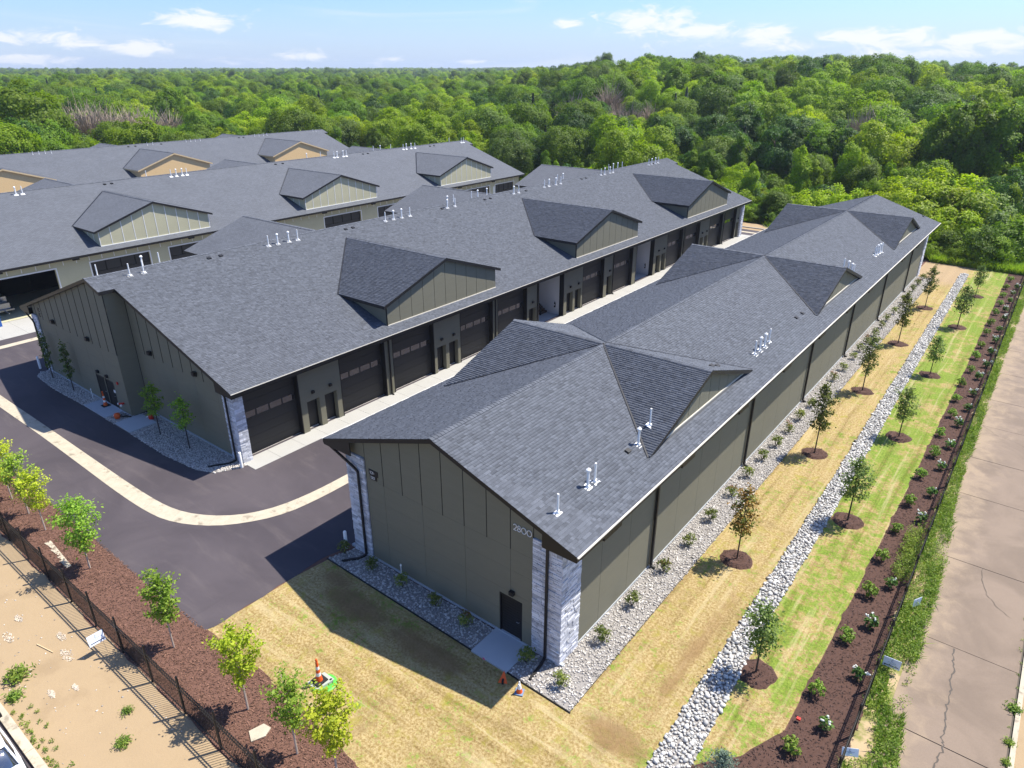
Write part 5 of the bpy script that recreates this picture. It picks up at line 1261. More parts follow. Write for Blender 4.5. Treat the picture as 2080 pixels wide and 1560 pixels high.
# the wood beyond: one mass of crowns spread by geometry nodes over ground points
def far_wood(name, P, sc, kindsel, protos):
    me = bpy.data.meshes.new(name); me.vertices.add(len(P)); me.vertices.foreach_set('co', np.asarray(P, np.float32).ravel())
    for nm, dt, val in (('sc', 'FLOAT', sc), ('rz', 'FLOAT', rng.uniform(0, 6.28, len(P))), ('pick', 'INT', kindsel)):
        a = me.attributes.new(nm, dt, 'POINT'); a.data.foreach_set('value', np.asarray(val, np.int32 if dt == 'INT' else np.float32))
    o = link(bpy.data.objects.new(name, me)); o['kind'] = 'stuff'
    gt = bpy.data.node_groups.new(name, 'GeometryNodeTree'); gt.interface.new_socket('Geometry', in_out='INPUT', socket_type='NodeSocketGeometry'); gt.interface.new_socket('Geometry', in_out='OUTPUT', socket_type='NodeSocketGeometry')
    N_ = lambda t: gt.nodes.new(t); gi, go = N_('NodeGroupInput'), N_('NodeGroupOutput'); j = N_('GeometryNodeJoinGeometry')
    for p in protos[::-1]:
        oi = N_('GeometryNodeObjectInfo'); oi.inputs['Object'].default_value = p; oi.inputs['As Instance'].default_value = True; gt.links.new(oi.outputs['Geometry'], j.inputs[0])
    ip = N_('GeometryNodeInstanceOnPoints'); gt.links.new(gi.outputs[0], ip.inputs['Points']); gt.links.new(j.outputs[0], ip.inputs['Instance']); ip.inputs['Pick Instance'].default_value = True
    def attr(n, t):
        a = N_('GeometryNodeInputNamedAttribute'); a.data_type = t; a.inputs[0].default_value = n; return a.outputs[0]
    gt.links.new(attr('pick', 'INT'), ip.inputs['Instance Index'])
    cx = N_('ShaderNodeCombineXYZ'); gt.links.new(attr('rz', 'FLOAT'), cx.inputs[2]); gt.links.new(cx.outputs[0], ip.inputs['Rotation'])
    gt.links.new(attr('sc', 'FLOAT'), ip.inputs['Scale']); gt.links.new(ip.outputs[0], go.inputs[0])
    md = o.modifiers.new('spread', 'NODES'); md.node_group = gt
    return o
PC = []
for k, mn in (('round', 'leaf_mid'), ('round', 'leaf_bright'), ('round', 'leaf_dark'), ('tall', 'leaf_mid'), ('round', 'leaf_olive'), ('round', 'leaf_yellow'), ('spruce', 'needle')):
    hit = [o for o in bpy.data.objects if o.name.startswith('crown') and any(o.data == p[0].get(mn) for p in PROTO[k])]
    PC.append(hit[0] if hit else PC[0])
P = []; SC = []; SEL = []; grid = {}
def tryfar(r0, r1, n, sp, smin, smax, a0=-9, a1=86):
    for _ in range(n):
        r = math.sqrt(random.uniform(r0 * r0, r1 * r1)); a = R(random.uniform(a0, a1)); x, y = -math.sin(a) * r, math.cos(a) * r
        if not ((y > 112 and x > -150) or x < -152): continue
        sc = random.uniform(smin, smax); q = sp * sc
        if r < 330 and not free(x, y, 3.0 * sc): continue
        key = (int(x / 12), int(y / 12)); bad = False
        for i in (-1, 0, 1):
            for j in (-1, 0, 1):
                for (u, v, w) in grid.get((key[0] + i, key[1] + j), ()):
                    if (u - x) ** 2 + (v - y) ** 2 < (.5 * (w + q)) ** 2: bad = True
        if bad: continue
        grid.setdefault(key, []).append((x, y, q)); P.append((x, y, float(terrain(x, y)) - .3)); SC.append(sc)
        w = nz(x, y) + random.gauss(0, .5)
        SEL.append(1 if w > .30 else 5 if w > .08 else random.choice([0, 0, 3]) if w > -.35 else random.choice([2, 4, 2, 0]) if random.random() < .94 else 6)
tryfar(125, 420, 12000, 6.6, .6, 1.35)
tryfar(420, 900, 9000, 8.0, .7, 1.5)
tryfar(900, 3400, 17000, 10.5, .8, 1.6)
far_wood('far_wood', P, SC, SEL, PC)
print('far trees', len(P), 'near', count)

# ---- undergrowth along the edge of the wood and tall grass
P = [];
for _ in range(6500):
    px = random.uniform(-60, 2150); r = random.uniform(103, 175); x, y = polar(px, r)
    if ((y > 109 and x > -150) or (x > -12 and y > 101.5) or x < -150): P.append((x, y, float(terrain(x, y)) - .25))
protos = []
for mn in ('leaf_bright', 'leaf_mid', 'leaf_dark'):
    protos.append(next(o for o in bpy.data.objects if o.name.startswith('crown') and o.data.materials and any(o.data == p[0].get(mn) for p in PROTO['bush'])))
far_wood('undergrowth', P, rng.uniform(.22, .62, len(P)), rng.choice([0, 1, 1, 2], len(P)), protos)
blades('tall_grass', [(-11.5, 98.7), (-2.6, 98.5), (3, 98.3), (3, 103), (-11.5, 104)], 30000, M['tallgrass'], h=(.5, 1.2), w=.02)
blades('tall_grass', [(-34, 105), (-12, 104), (-12, 114), (-34, 114)], 9000, M['tallgrass'], h=(.5, 1.2), w=.03)

# ---- saplings
def sapling(seed, h, mat_leaf, bark, tr=.42, w=.75, n=620, leaf=.15, shape='oval', spread=.9, gaps=.25):
    random.seed(seed); m_ = MB(); H = h; top = Vector((random.gauss(0, .05), random.gauss(0, .05), H * .96))
    m_.tube((0, 0, 0), (0, 0, H * tr), .042, .034, 6, caps=False).tube((0, 0, H * tr), top, .034, .008, 5, caps=False)
    Cs = []; Ns = []; nb = 15
    for i in range(nb):
        t = tr + (.93 - tr) * (i + .3) / nb; a = i * 2.4 + random.random() * .7; f = (t - tr) / (1 - tr)
        prof = math.sin(math.pi * (.18 + .78 * f)) ** .8 if shape == 'oval' else (.35 + .65 * math.sin(math.pi * (.1 + .8 * f)))
        L = w * prof * random.uniform(.65, 1.15); up = .9 if shape == 'vase' else .55
        p = Vector((0, 0, H * t)); d = Vector((math.cos(a), math.sin(a), up)).normalized(); e = p + d * L
        m_.tube(p, e, .014, .004, 4, caps=False)
        k = int(n / nb); s = rng.uniform(.25, 1.12, k)[:, None]
        c = np.array(p) + np.array(d) * L * s + rng.normal(0, .13 * spread, (k, 3)) * (1, 1, .9); Cs.append(c); q = c - np.array((0, 0, H * .6)); q /= np.linalg.norm(q, axis=1, keepdims=True); Ns.append(q * .5 + rng.normal(0, .5, (k, 3)) + (0, 0, .5))
    k = n // 12; c = np.array(top) + rng.normal(0, .1, (k, 3)) * (1, 1, 2.2); Cs.append(c); Ns.append(rng.normal(0, .6, (k, 3)) + (0, 0, .6))
    return m_.mesh('trunk', bark), leaf_mesh('crown', np.concatenate(Cs), np.concatenate(Ns), leaf, mat_leaf, .62)
def place_sapling(me, x, y, s, label, group, rz, name='sapling', sz=None):
    o = empty(name, (x, y, .01), rz); tag(o, label, 'young tree', group)
    t = link(bpy.data.objects.new('trunk', me[0]), o); c = link(bpy.data.objects.new('crown', me[1]), o)
    for q in (t, c): q.scale = (s, s, s if sz is None else sz)
    return o
sy = [sapling(100 + k, 3.5, M['sap_yellow'], M['bark_pale'], tr=.34, w=.98, n=1900, leaf=.125, shape='vase') for k in range(3)]
sgm = sapling(110, 3.6, M['sap_green'], M['bark_pale'], tr=.32, w=1.0, n=2400, leaf=.13, spread=1.2); sg3 = sapling(111, 3.5, M['sap_green'], M['bark_pale'], tr=.36, w=.9, n=1800, leaf=.13, shape='vase', spread=1.0); sg4 = sapling(113, 3.4, M['sap_green'], M['bark_pale'], tr=.38, w=.95, n=1300, leaf=.125, shape='vase')
GL = 'saplings in the red mulch bed behind the left fence'
for (me, x, y, s, lab) in [(sy[0], -46.6, 8.75, 1.0, 'yellow green sapling in red mulch, farthest along the fence'), (sy[1], -44.4, 8.75, .98, 'yellow green sapling in red mulch, second from the far end of the row'), (sy[0], -42.2, 8.73, .97, 'yellow green sapling in red mulch at the edge of the photo beside the drive'), (sg4, -39.9, 8.74, 1.03, 'thin greyish green sapling between two yellow saplings in red mulch'),
                           (sy[1], -37.6, 8.69, .95, 'open yellow sapling with pale branching trunk by the mulch crack'), (sgm, -32.56, 8.74, 1.06, 'dense bright green sapling with round leafy crown in red mulch'), (sg3, -24.56, 8.63, 1.0, 'forked bright green sapling in red mulch by the asphalt corner'),
                           (sy[2], -19.4, 8.75, 1.06, 'yellow sapling with upright branches nearest the striped tall cone'), (sg4, -16.39, 8.74, .98, 'loose green sapling next to the pale stone in the mulch'), (sy[1], -14.5, 9.0, 1.06, 'large yellow sapling at the bottom corner of the mulch bed')]:
    place_sapling(me, x, y, s, lab, GL, random.uniform(0, 6))
sd = [sapling(120 + k, 3.4, M['sap_dark'], M['bark_dark'], tr=.36, w=.78, n=1350, leaf=.13, spread=1.1) for k in range(2)]
so_ = [sapling(130 + k, 4.3, M['sap_olive'], M['bark_dark'], tr=.34, w=.72, n=1500, leaf=.14, spread=.95) for k in range(2)]
sr = sapling(140, 4.1, M['sap_rust'], M['bark_dark'], tr=.36, w=.66, n=700, leaf=.14)
srt = sapling(140, 4.1, M['sap_olive'], M['bark_dark'], tr=.36, w=.66, n=500, leaf=.14)
G1 = 'young trees in mulch rings on the dry lawn'; G2 = 'young trees in mulch rings on the green lawn strip'
def ring(x, y, r=.78):
    m_ = MB(); n = 18; L = [(r * random.uniform(.9, 1.1), 2 * math.pi * i / n) for i in range(n)]
    vs = [(x, y, .05)] + [(x + .62 * q * math.cos(a), y + .62 * q * math.sin(a), .11) for q, a in L] + [(x + q * math.cos(a), y + q * math.sin(a), .004) for q, a in L]
    m_.add(vs, [(0, 1 + i, 1 + (i + 1) % n) for i in range(n)] + [(1 + i, 1 + n + i, 1 + n + (i + 1) % n, 1 + (i + 1) % n) for i in range(n)])
    m_.obj('mulch_ring', M['mulch_dark'])['kind'] = 'stuff'
    P_ = [(x + .95 * q * math.cos(a), y + .95 * q * math.sin(a)) for q, a in L]; chips('mulch', P_, 260, M['chips_dark'], z=.085)
ORD = ['first', 'second', 'third', 'fourth', 'fifth', 'sixth']
for i, (x, y, h) in enumerate([(-8.29, 28.57, 4.09), (-8.42, 41.5, 4.6), (-8.42, 53.2, 4.3), (-8.44, 65.5, 4.5), (-8.48, 78, 4.2)]):
    ring(x, y)
    if i == 0:
        o = place_sapling(sr, x, y, 1.0, 'young tree with rusty red leaves in a mulch ring on dry lawn', G1, 1.0); c = link(bpy.data.objects.new('crown', srt[1]), o); c.location.z = -.12; c.rotation_euler = (0, 0, 2); continue
    place_sapling(so_[i % 2], x, y, h / 4.3, 'slender olive young tree on dry lawn, ' + ['', 'next beyond the rusty one', 'third from the near gable', 'fourth from the near gable', 'farthest of its row'][i], G1, random.uniform(0, 6))
for i, (x, y, h) in enumerate([(-4.99, 22.18, 3.3), (-4.87, 35.25, 3.7), (-4.73, 47.04, 3.4), (-5.0, 59.6, 3.1), (-5.03, 73.5, 3.8), (-5.03, 85.6, 3.2)]):
    ring(x, y); place_sapling(sd[i % 2], x, y, h / 3.4, 'dark green young tree right of the stone drain, ' + ['nearest of its row', 'second of its row from the camera', 'third of its row from the camera', 'fourth of its row from the camera', 'fifth of its row from the camera', 'farthest of its row'][i], G2, random.uniform(0, 6))
sb = sapling(150, 3.6, M['sap_dark'], M['bark_dark'], tr=.28, w=.36, n=900, leaf=.13, spread=.6); sb2 = sapling(151, 3.6, M['sap_green'], M['bark_dark'], tr=.4, w=.72, n=900, leaf=.14, spread=.9)
GB = 'young trees in the gravel bed by the second gable'
for me, x, y, s, lab in [(sb, -58.5, 17.14, 1.0, 'narrow columnar young tree in gravel at the far corner of the second gable'), (sb, -54.7, 17.1, 1.02, 'narrow columnar young tree in gravel under the wall lamp'), (sb2, -42.93, 17.6, 1.0, 'leafy young tree in gravel next to the red object'), (sb2, -39.68, 17.8, .98, 'leafy young tree in gravel nearest the stone corner')]:
    place_sapling(me, x, y, s, lab, GB, random.uniform(0, 6))

# ---- shrubs
def shrub(seed, w, h, n, leaf, matl, extra=None, flowers=0, stems=True):
    random.seed(seed); L = [(math.cos(i * 2.4) * w * .4, math.sin(i * 2.4) * w * .4, h * random.uniform(.42, .66), w * .42, w * .42, h * .36) for i in range(6)] + [(0, 0, h * .62, w * .45, w * .45, h * .38)]
    C, N_ = crown_cloud(L, n, nclump=9, clump=.45); C[:, 2] = C[:, 2].clip(.03)
    me = leaf_mesh('foliage', C, N_, leaf, matl, .6); fm = None
    if extra is not None:
        k = C[:, 2] > h * .78; fm = leaf_mesh('shoots', C[k] + (0, 0, .03), N_[k], leaf * .9, extra, .5)
    if flowers:
        m_ = MB()
        for i in range(flowers):
            a = random.uniform(0, 6.28); r = random.uniform(.2, .95) * w; [m_.lathe([(.01, -.03), (.042, .0), (.034, .03), (.008, .05)], 5, (math.cos(a) * r + random.gauss(0, .045), math.sin(a) * r + random.gauss(0, .045), h * random.uniform(.8, 1.05)), random.random()) for _ in range(4)]
        fm = m_.mesh('flower_head', M['flower'])
    sm = None
    if stems:
        m_ = MB()
        for i in range(7): a = i * .9; m_.tube((0, 0, 0), (math.cos(a) * w * .5, math.sin(a) * w * .5, h * .6), .012, .005, 4, caps=False)
        sm = m_.mesh('stem', M['bark_dark'])
    return me, fm, sm
def place_shrub(pr, x, y, s, name, label, group, z=.02):
    o = empty(name, (x, y, z), random.uniform(0, 6.28)); tag(o, label, 'shrub', group)
    for nm, me in zip(('foliage', 'flowers' if 'hydr' in name else 'shoots', 'stem'), pr):
        if me is not None:
            c = link(bpy.data.objects.new(nm, me), o); c.scale = (s, s, s * random.uniform(.9, 1.12))
            if nm == 'flowers': c['kind'] = 'stuff'
    return o
bs = [shrub(200 + k, .44, .74, 460, .085, M['shrub'], M['shrub_red'] if k == 1 else None) for k in range(3)]
NUM = ['first', 'second', 'third', 'fourth', 'fifth', 'sixth', 'seventh', 'eighth', 'ninth', 'tenth', 'eleventh', 'twelfth', 'thirteenth', 'fourteenth', 'fifteenth', 'sixteenth', 'seventeenth', 'eighteenth', 'nineteenth', 'twentieth', 'twenty-first', 'twenty-second', 'twenty-third', 'twenty-fourth', 'twenty-fifth']
for i, (x, y) in enumerate([(-23.74, 17.0), (-21.75, 17.0), (-19.73, 17.05), (-17.68, 17.1), (-15.76, 17.0), (-12.5, 16.95), (-10.75, 16.9)]):
    lab = ['small shrub in gravel at the left stone corner of the near gable', 'small shrub in gravel left of the white pipe stub', 'small shrub in gravel in front of the white pipe stub', 'small shrub midway along the near gable wall', 'small shrub just left of the concrete door pad', 'small shrub between the door pad and the right stone corner', 'bright small shrub at the outer corner of the gravel bed'][i]
    place_shrub(bs[[0, 2, 0, 2, 1, 0, 2][i]], x, y, 1.0 if i != 5 else 1.15, 'gravel_shrub', lab, 'small shrubs in the gravel around the front building')
for i, (x, y) in enumerate([(-10.67, 19.84), (-10.75, 22.5), (-10.69, 25.5), (-10.6, 28.1), (-10.65, 30.8), (-10.65, 33.7), (-10.7, 36.2), (-10.7, 38.7), (-10.6, 40.9), (-10.6, 43.25), (-10.6, 45.5), (-10.6, 48), (-10.65, 53.8), (-10.6, 56.3), (-10.6, 59.3), (-10.6, 61.4), (-10.6, 63.8), (-10.5, 66.3), (-10.5, 68.9), (-10.6, 71.3), (-10.5, 74), (-10.57, 78.6), (-10.6, 83.5), (-10.65, 86.5), (-10.6, 89)]):
    place_shrub(bs[[2, 2, 1, 0, 2, 1, 0][i % 7]], x, y, random.uniform(.95, 1.1), 'gravel_shrub', NUM[i] + ' small shrub along the long right wall, counted from the near corner', 'small shrubs in the gravel around the front building')
gb = [shrub(210 + k, .40, .66, 460, .10, M['hydr_bright']) for k in range(3)]
hb = [shrub(220 + k, .34, .55, 260, .12, M['hydr'], flowers=(5, 3, 1)[k]) for k in range(3)]
GREEN = [(-2.74, 19.46), (-2.78, 22.54), (-2.63, 26.14), (-2.55, 29.66), (-2.67, 32.75), (-2.6, 35.71), (-2.61, 38.81), (-2.64, 42.31), (-2.5, 45.58), (-2.65, 48.83), (-2.51, 52.33), (-2.66, 55.36), (-2.77, 58.73), (-2.61, 62.05), (-2.66, 65.5), (-2.64, 68.73), (-2.63, 72.56), (-2.69, 75.9), (-2.69, 79.8), (-2.69, 83.3), (-2.75, 87), (-2.79, 90.5), (-2.74, 94.4)]
for i, (x, y) in enumerate(GREEN): place_shrub(gb[i % 3], x, y, random.uniform(.92, 1.08), 'mulch_shrub', NUM[i] + ' round green shrub by the lawn edge of the dark mulch, counted from the camera', 'round green shrubs in the dark mulch bed')
WHT = [(-2.05, 21.16), (-1.7, 24.34), (-2.0, 27.6), (-1.9, 30.88), (-1.79, 37.48), (-1.81, 40.54), (-1.87, 44.09), (-1.9, 47.36), (-1.92, 51.05), (-1.77, 54.15), (-1.84, 57.15), (-1.91, 60.91), (-1.73, 63.99), (-1.78, 67.41), (-1.82, 70.86), (-1.86, 74.29), (-1.86, 78.4), (-2.02, 81.43), (-1.97, 85.05), (-1.99, 88.23), (-1.88, 91.26)]
for i, (x, y) in enumerate(WHT): place_shrub(hb[[1, 0, 1, 2, 1, 2, 1, 1, 1, 2, 0, 1, 0, 0, 1, 2, 0, 1, 2, 1, 0][i]], x, y, random.uniform(.92, 1.1), 'hydrangea', NUM[i] + ' white flowering shrub by the right fence, counted from the camera', 'white flowering shrubs in the dark mulch bed')
o = empty('young_spruce', (-4.25, 16.75, 0)); tag(o, 'small bluish spruce at the bottom edge between stone drain and mulch', 'young tree')
Cs = []; Ns = []
for k in range(90):
    t = (k + .5) / 90; an = k * 2.4; L = .82 * (1 - t) + .08; p = np.array((0, 0, .12 + 1.35 * t)); d = np.array((math.cos(an), math.sin(an), .28 + .5 * t)); q = rng.uniform(.15, 1.05, 34)[:, None]
    Cs.append(p + d * L * q + rng.normal(0, .035, (34, 3))); Ns.append(rng.normal(0, .7, (34, 3)) + (0, 0, .6))
link(bpy.data.objects.new('foliage', leaf_mesh('foliage', np.concatenate(Cs), np.concatenate(Ns), .075, M['needle_blue'], .35)), o); MB().tube((0, 0, 0), (0, 0, 1.3), .03, .01).obj('trunk', M['bark_dark'], o)

# ---- weeds
def weedfield(name, P, hfun, leaf, matl, per=26, r=.16):
    n = len(P); H = hfun(P); i = np.repeat(np.arange(n), per); m = len(i); a = rng.uniform(0, 6.28, m); rr = r * np.sqrt(rng.uniform(0, 1, m)) * (.6 + H[i])
    C = np.column_stack([P[i, 0] + np.cos(a) * rr, P[i, 1] + np.sin(a) * rr, .02 + rng.uniform(0, 1, m) * H[i]]); N_ = rng.normal(0, .6, (m, 3)) + (0, 0, .7)
    o = link(bpy.data.objects.new(name, leaf_mesh(name, C, N_, leaf, matl, .34, np.clip(rng.normal(.5, .25, n)[i] + rng.normal(0, .15, m), 0, 1)))); o['kind'] = 'stuff'; return o
P = scatter(WEED, 4200)
dens = np.array([.55 + .5 * math.sin(p[1] * .9 + 1) * math.sin(p[0] * 3.1 + p[1] * .35) for p in P]); lim = np.where(P[:, 1] < 27, .42, .10)
P = P[dens + rng.normal(0, .16, len(P)) > lim]; P = P[P[:, 0] > -1.18 - .003 * P[:, 1]]
wh = lambda P: (.10 + .42 * rng.uniform(0, 1, len(P)) ** 2) * np.where((P[:, 1] > 26) & (P[:, 1] < 41), 1.7, 1.0)
weedfield('weeds', P, wh, .10, M['weed'], 15, .15)
blades('weeds', WEED, 15000, M['weed'], h=(.08, .4), w=.016, clump=lambda Q: Q[np.array([math.sin(p[1] * .9 + 1) * math.sin(p[0] * 3.1 + p[1] * .35) > -.15 for p in Q])])
P = scatter([(-2.0, 31.5), (-1.3, 31.5), (-1.4, 36.5), (-2.1, 36)], 130); weedfield('weeds', P, lambda P: rng.uniform(.3, .95, len(P)), .11, M['weed'], 24, .14)
# single weeds on the bare lot and along the kerbs
wv = [leaf_mesh('weed', np.column_stack([rng.normal(0, .12, 260), rng.normal(0, .12, 260), rng.uniform(.02, .26, 260)]), rng.normal(0, .6, (260, 3)) + (0, 0, .6), .13, M['weed'], .3) for _ in range(3)]
WD = [(-27.9, 4.05, 1.7, 'large leafy weed clump on the bare lot by the kerb'), (-26.9, 3.55, 1.2, 'lower weed clump on the bare lot beside the kerb'), (-22.85, 5.9, .8, 'small green weed alone on the dirt below the fence shadow'), (-21.6, 5.15, 1.0, 'spiky green weed alone on the dirt nearest the camera'), (3.3, 26.4, 1.0, 'weed tuft in the joint by the right kerb, upper one'), (3.3, 24.6, .7, 'weed tuft in the joint by the right kerb, middle one'), (3.3, 23.6, .6, 'weed tuft in the joint by the right kerb, lower one')]
for i, (x, y, s, lab) in enumerate(WD):
    o = empty('weed', (x, y, .01), i); c = link(bpy.data.objects.new('foliage', wv[i % 3]), o); c.scale = (s, s, s * .8); MB().tube((0, 0, 0), (0, 0, .2 * s), .01).obj('stem', M['bark_dark'], o); tag(o, lab, 'weed', 'weeds on bare ground')
P = np.array([(x, 3.2 + abs(random.gauss(0, .25))) for x in np.linspace(-26.2, -18, 60)]); weedfield('weeds', P, lambda P: rng.uniform(.05, .16, len(P)), .10, M['weed'], 16, .12)
P = np.array([(3.3 + random.gauss(0, .05), y) for y in np.linspace(20, 50, 40)]); weedfield('weeds', P, lambda P: rng.uniform(.04, .12, len(P)), .08, M['weed'], 10, .1)

# ================================================================== fences
def fence(name, label, p0, p1, first, npost, pitch, spacing, h_pick, h_post, n_single, sub=3, order_near=0, cap=True):
    f = empty(name, (p0[0], p0[1], 0)); tag(f, label, 'fence'); d = Vector((p1[0] - p0[0], p1[1] - p0[1], 0)); L = d.length; d /= L
    ang = math.atan2(d.y, d.x); f.rotation_euler = (0, 0, ang)
    pm = MB().box(-.035, -.035, -.05, .035, .035, h_post).lathe([(.05, h_post), (.05, h_post + .02), (.015, h_post + .06)], 4).mesh('post', M['black'])
    for k in range(npost):
        u = first + k * pitch
        if 0 <= u <= L: link(bpy.data.objects.new('post', pm), f).location = (u, 0, 0)
    kk = MB().box(-.0085, -.0085, .06, .0085, .0085, h_pick - .05); kk.lathe([(.016, h_pick - .05), (.0, h_pick)], 4); km = kk.mesh('picket', M['black'])
    us = [u for u in np.arange(.06, L, spacing) if abs(((u - first + pitch / 2) % pitch) - pitch / 2) > .05]
    us.sort(key=lambda u: abs(u - order_near)); rest_ = MB()
    for i, u in enumerate(us):
        if i < n_single: link(bpy.data.objects.new('picket', km), f).location = (u, 0, 0)
        else: rest_.box(u - .0085, -.0085, .06, u + .0085, .0085, h_pick - .02)
    if rest_.v: rest_.obj('pickets', M['black'], f)['kind'] = 'stuff'
    for z in (.16, h_pick - .34, h_pick - .14)[:sub]: MB().box(0, -.017, z - .018, L, .017, z + .018).obj('rail', M['black'], f)
    return f
fence('metal_fence', 'black metal picket fence between the dirt lot and red mulch', (-14.2, 7.2), (-72, 7.2), 2.0, 26, 2.43, .122, 1.60, 1.86, 300, 3, 8)
fence('metal_fence', 'black metal picket fence along the old road and dark mulch', (-1.16, 13.0), (-1.42, 99), .7, 40, 2.6, .125, 1.45, 1.55, 300, 3, 9)

# ================================================================== things standing about
def bollard(x, y, label):
    o = empty('bollard', (x, y, 0)); tag(o, label, 'bollard', 'white bollards at building corners')
    MB().lathe([(.085, -.02), (.085, 1.0), (.06, 1.05), (0.001, 1.07)], 14).obj('post', M['pipe'], o, True)
bollard(-35.1, 18.55, 'white steel bollard at the stone corner of the second building'); bollard(-24.05, 17.35, 'white bollard at the left stone corner of the near gable'); bollard(-61.3, 17.3, 'white bollard at the far left corner of the second gable')
def tallcone(x, y, label, z=0):
    o = empty('delineator_cone', (x, y, z)); tag(o, label, 'traffic cone', 'tall orange delineator cones')
    MB().box(-.24, -.24, 0, .24, .24, .05).obj('base', M['rubber'], o)
    MB().lathe([(.14, .05), (.10, .30)], 14).lathe([(.085, .45), (.075, .62)], 14).lathe([(.062, .76), (.05, .98), (.02, 1.0)], 14).lathe([(.045, 1.0), (.05, 1.06), (.035, 1.12), (.01, 1.14)], 10).obj('body', M['orange'], o)
    MB().lathe([(.102, .30), (.087, .45)], 14).lathe([(.077, .62), (.064, .76)], 14).obj('reflective_band', M['refl'], o)
tallcone(-18.27, 11.18, 'tall orange and white striped cone standing on the grey box lid', .14)
tallcone(-50.1, 17.35, 'red orange tall cone on the pad before the double doors', .08)
lid = MB().add([(-18.62, 10.78, .02), (-17.98, 10.84, .02), (-17.86, 11.62, .02), (-18.5, 11.6, .02), (-18.60, 10.80, .13), (-18.0, 10.86, .13), (-17.88, 11.6, .13), (-18.48, 11.58, .13)], [(0, 3, 2, 1), (4, 5, 6, 7), (0, 1, 5, 4), (1, 2, 6, 5), (2, 3, 7, 6), (3, 0, 4, 7)]).obj('valve_box_cover', M['box_grey']); tag(lid, 'grey plastic cover with two slots under the striped cone', 'box cover')
MB().box(-18.5, 10.9, .131, -18.38, 10.98, .135).box(-18.02, 11.45, .131, -17.94, 11.55, .135).obj('slot', M['black'], lid)
gl = MB().lathe([(.30, .0), (.46, .0), (.48, .07), (.42, .10), (.33, .10), (.30, .02)], 22).obj('irrigation_ring', M['green_lid']); gl.location = (-18.05, 11.25, .01); tag(gl, 'bright green round valve ring in the dry grass around the cone', 'valve ring')
o = empty('traffic_cone', (-11.83, 15.63, .02), .4); tag(o, 'small orange and white traffic cone at the corner of the gravel', 'traffic cone')
o.scale = (.85,) * 3; MB().box(-.2, -.2, 0, .2, .2, .04).obj('base', mat('cone_base', (.16, .24, .36), .7), o); MB().lathe([(.15, .04), (.105, .26)], 14).obj('body', M['orange'], o); MB().lathe([(.107, .26), (.07, .46)], 14).lathe([(.05, .56), (.03, .66), (.01, .67)], 14).obj('collar', M['refl'], o)
o = empty('warning_marker', (-12.62, 15.62, .02), .5); tag(o, 'fallen orange triangular marker on the grass before the door pad', 'marker')
MB().slab([(-.18, -.12, .10), (.18, -.12, .10), (.0, .26, .36)], .02).obj('sheet', M['orange'], o); MB().box(-.04, -.13, .02, .04, .0, .20).obj('weight', M['rubber'], o)
o = empty('marker_flag', (-13.9, 15.9, 0)); tag(o, 'tiny pink marker flag beside the concrete door pad', 'marker flag'); MB().tube((0, 0, 0), (0, 0, .3), .006).obj('stake', M['steel'], o); MB().box(0, -.004, .2, .11, .004, .3).obj('flag', mat('pink_flag', (.7, .12, .25), .6), o)
o = empty('marker_flag', (-3.0, 20.9, 0)); tag(o, 'tiny red marker flag at the edge of the dark mulch', 'marker flag'); MB().tube((0, 0, 0), (0, 0, .2), .006).obj('stake', M['steel'], o); MB().box(0, -.06, .12, .14, .05, .2).obj('flag', M['red'], o)
o = empty('pipe_stub', (-20.2, 17.45, 0)); tag(o, 'thin white pipe stub in gravel against the near gable', 'pipe'); MB().tube((0, 0, 0), (0, 0, .78), .022).obj('stem', M['pipe'], o); MB().lathe([(.03, .74), (.05, .80), (.02, .86)], 8).obj('cap', M['pipe'], o)
o = empty('pipe_stub', (-52.1, 17.35, 0)); tag(o, 'thin white pipe stub in gravel by the double doors', 'pipe'); MB().tube((0, 0, 0), (0, 0, .8), .022).obj('stem', M['pipe'], o); MB().lathe([(.03, .74), (.045, .80), (.02, .86)], 8).obj('cap', M['pipe'], o)
o = empty('blower', (-47.45, 16.95, .04), .6); tag(o, 'orange leaf blower lying on gravel by the second gable', 'leaf blower')
MB().lathe([(.02, -.22), (.16, -.18), (.22, 0), (.17, .17), (.03, .21)], 12, (0, 0, .22)).obj('housing', M['orange'], o, True); MB().path([(.15, 0, .22), (.5, .1, .15), (.85, .25, .08)], .05).obj('nozzle', M['rubber'], o); MB().lathe([(.09, 0), (.1, .12), (.04, .15)], 8, (-.25, .12, .1)).obj('fuel_tank', M['refl'], o); MB().path([(.2, .3, .05), (.5, .6, .05), (.3, .75, .05), (-.1, .5, .05), (-.3, .1, .05)], .02).obj('hose', M['rubber'], o)
o = empty('lidded_can', (-45.6, 18.35, .04)); tag(o, 'small red can with white spout on gravel by the jog', 'can'); MB().lathe([(.16, 0), (.17, .26), (.06, .33)], 12).obj('body', M['red'], o); MB().tube((-.1, -.08, .24), (-.3, -.16, .12), .035).obj('spout', M['refl'], o)
o = empty('trash_bin', (-75.2, 18.9, .03)); tag(o, 'blue wheeled trash bin on the apron at the left edge', 'trash bin'); MB().prism([(-.26, 0), (.26, 0), (.31, .95), (-.31, .95)], 'y', -.3, .3).obj('body', M['blue'], o); MB().box(-.34, -.33, .95, .34, .34, 1.0).obj('lid', M['blue'], o); MB().tube((-.2, -.32, .1), (.2, -.32, .1), .1, n=10).obj('wheel', M['rubber'], o)
o = empty('trailer', (-79.5, 20.6, 0)); tag(o, 'grey equipment trailer parked in the open garage bay at left', 'trailer'); MB().box(-1.6, -.8, .45, 1.4, .8, .6).box(-1.6, -.8, .6, -.2, .8, 1.5).box(.1, -.5, .6, 1.1, .6, 1.15).obj('body', M['steel'], o); MB().path([(1.4, 0, .5), (2.4, 0, .45)], .06).obj('drawbar', M['steel'], o)
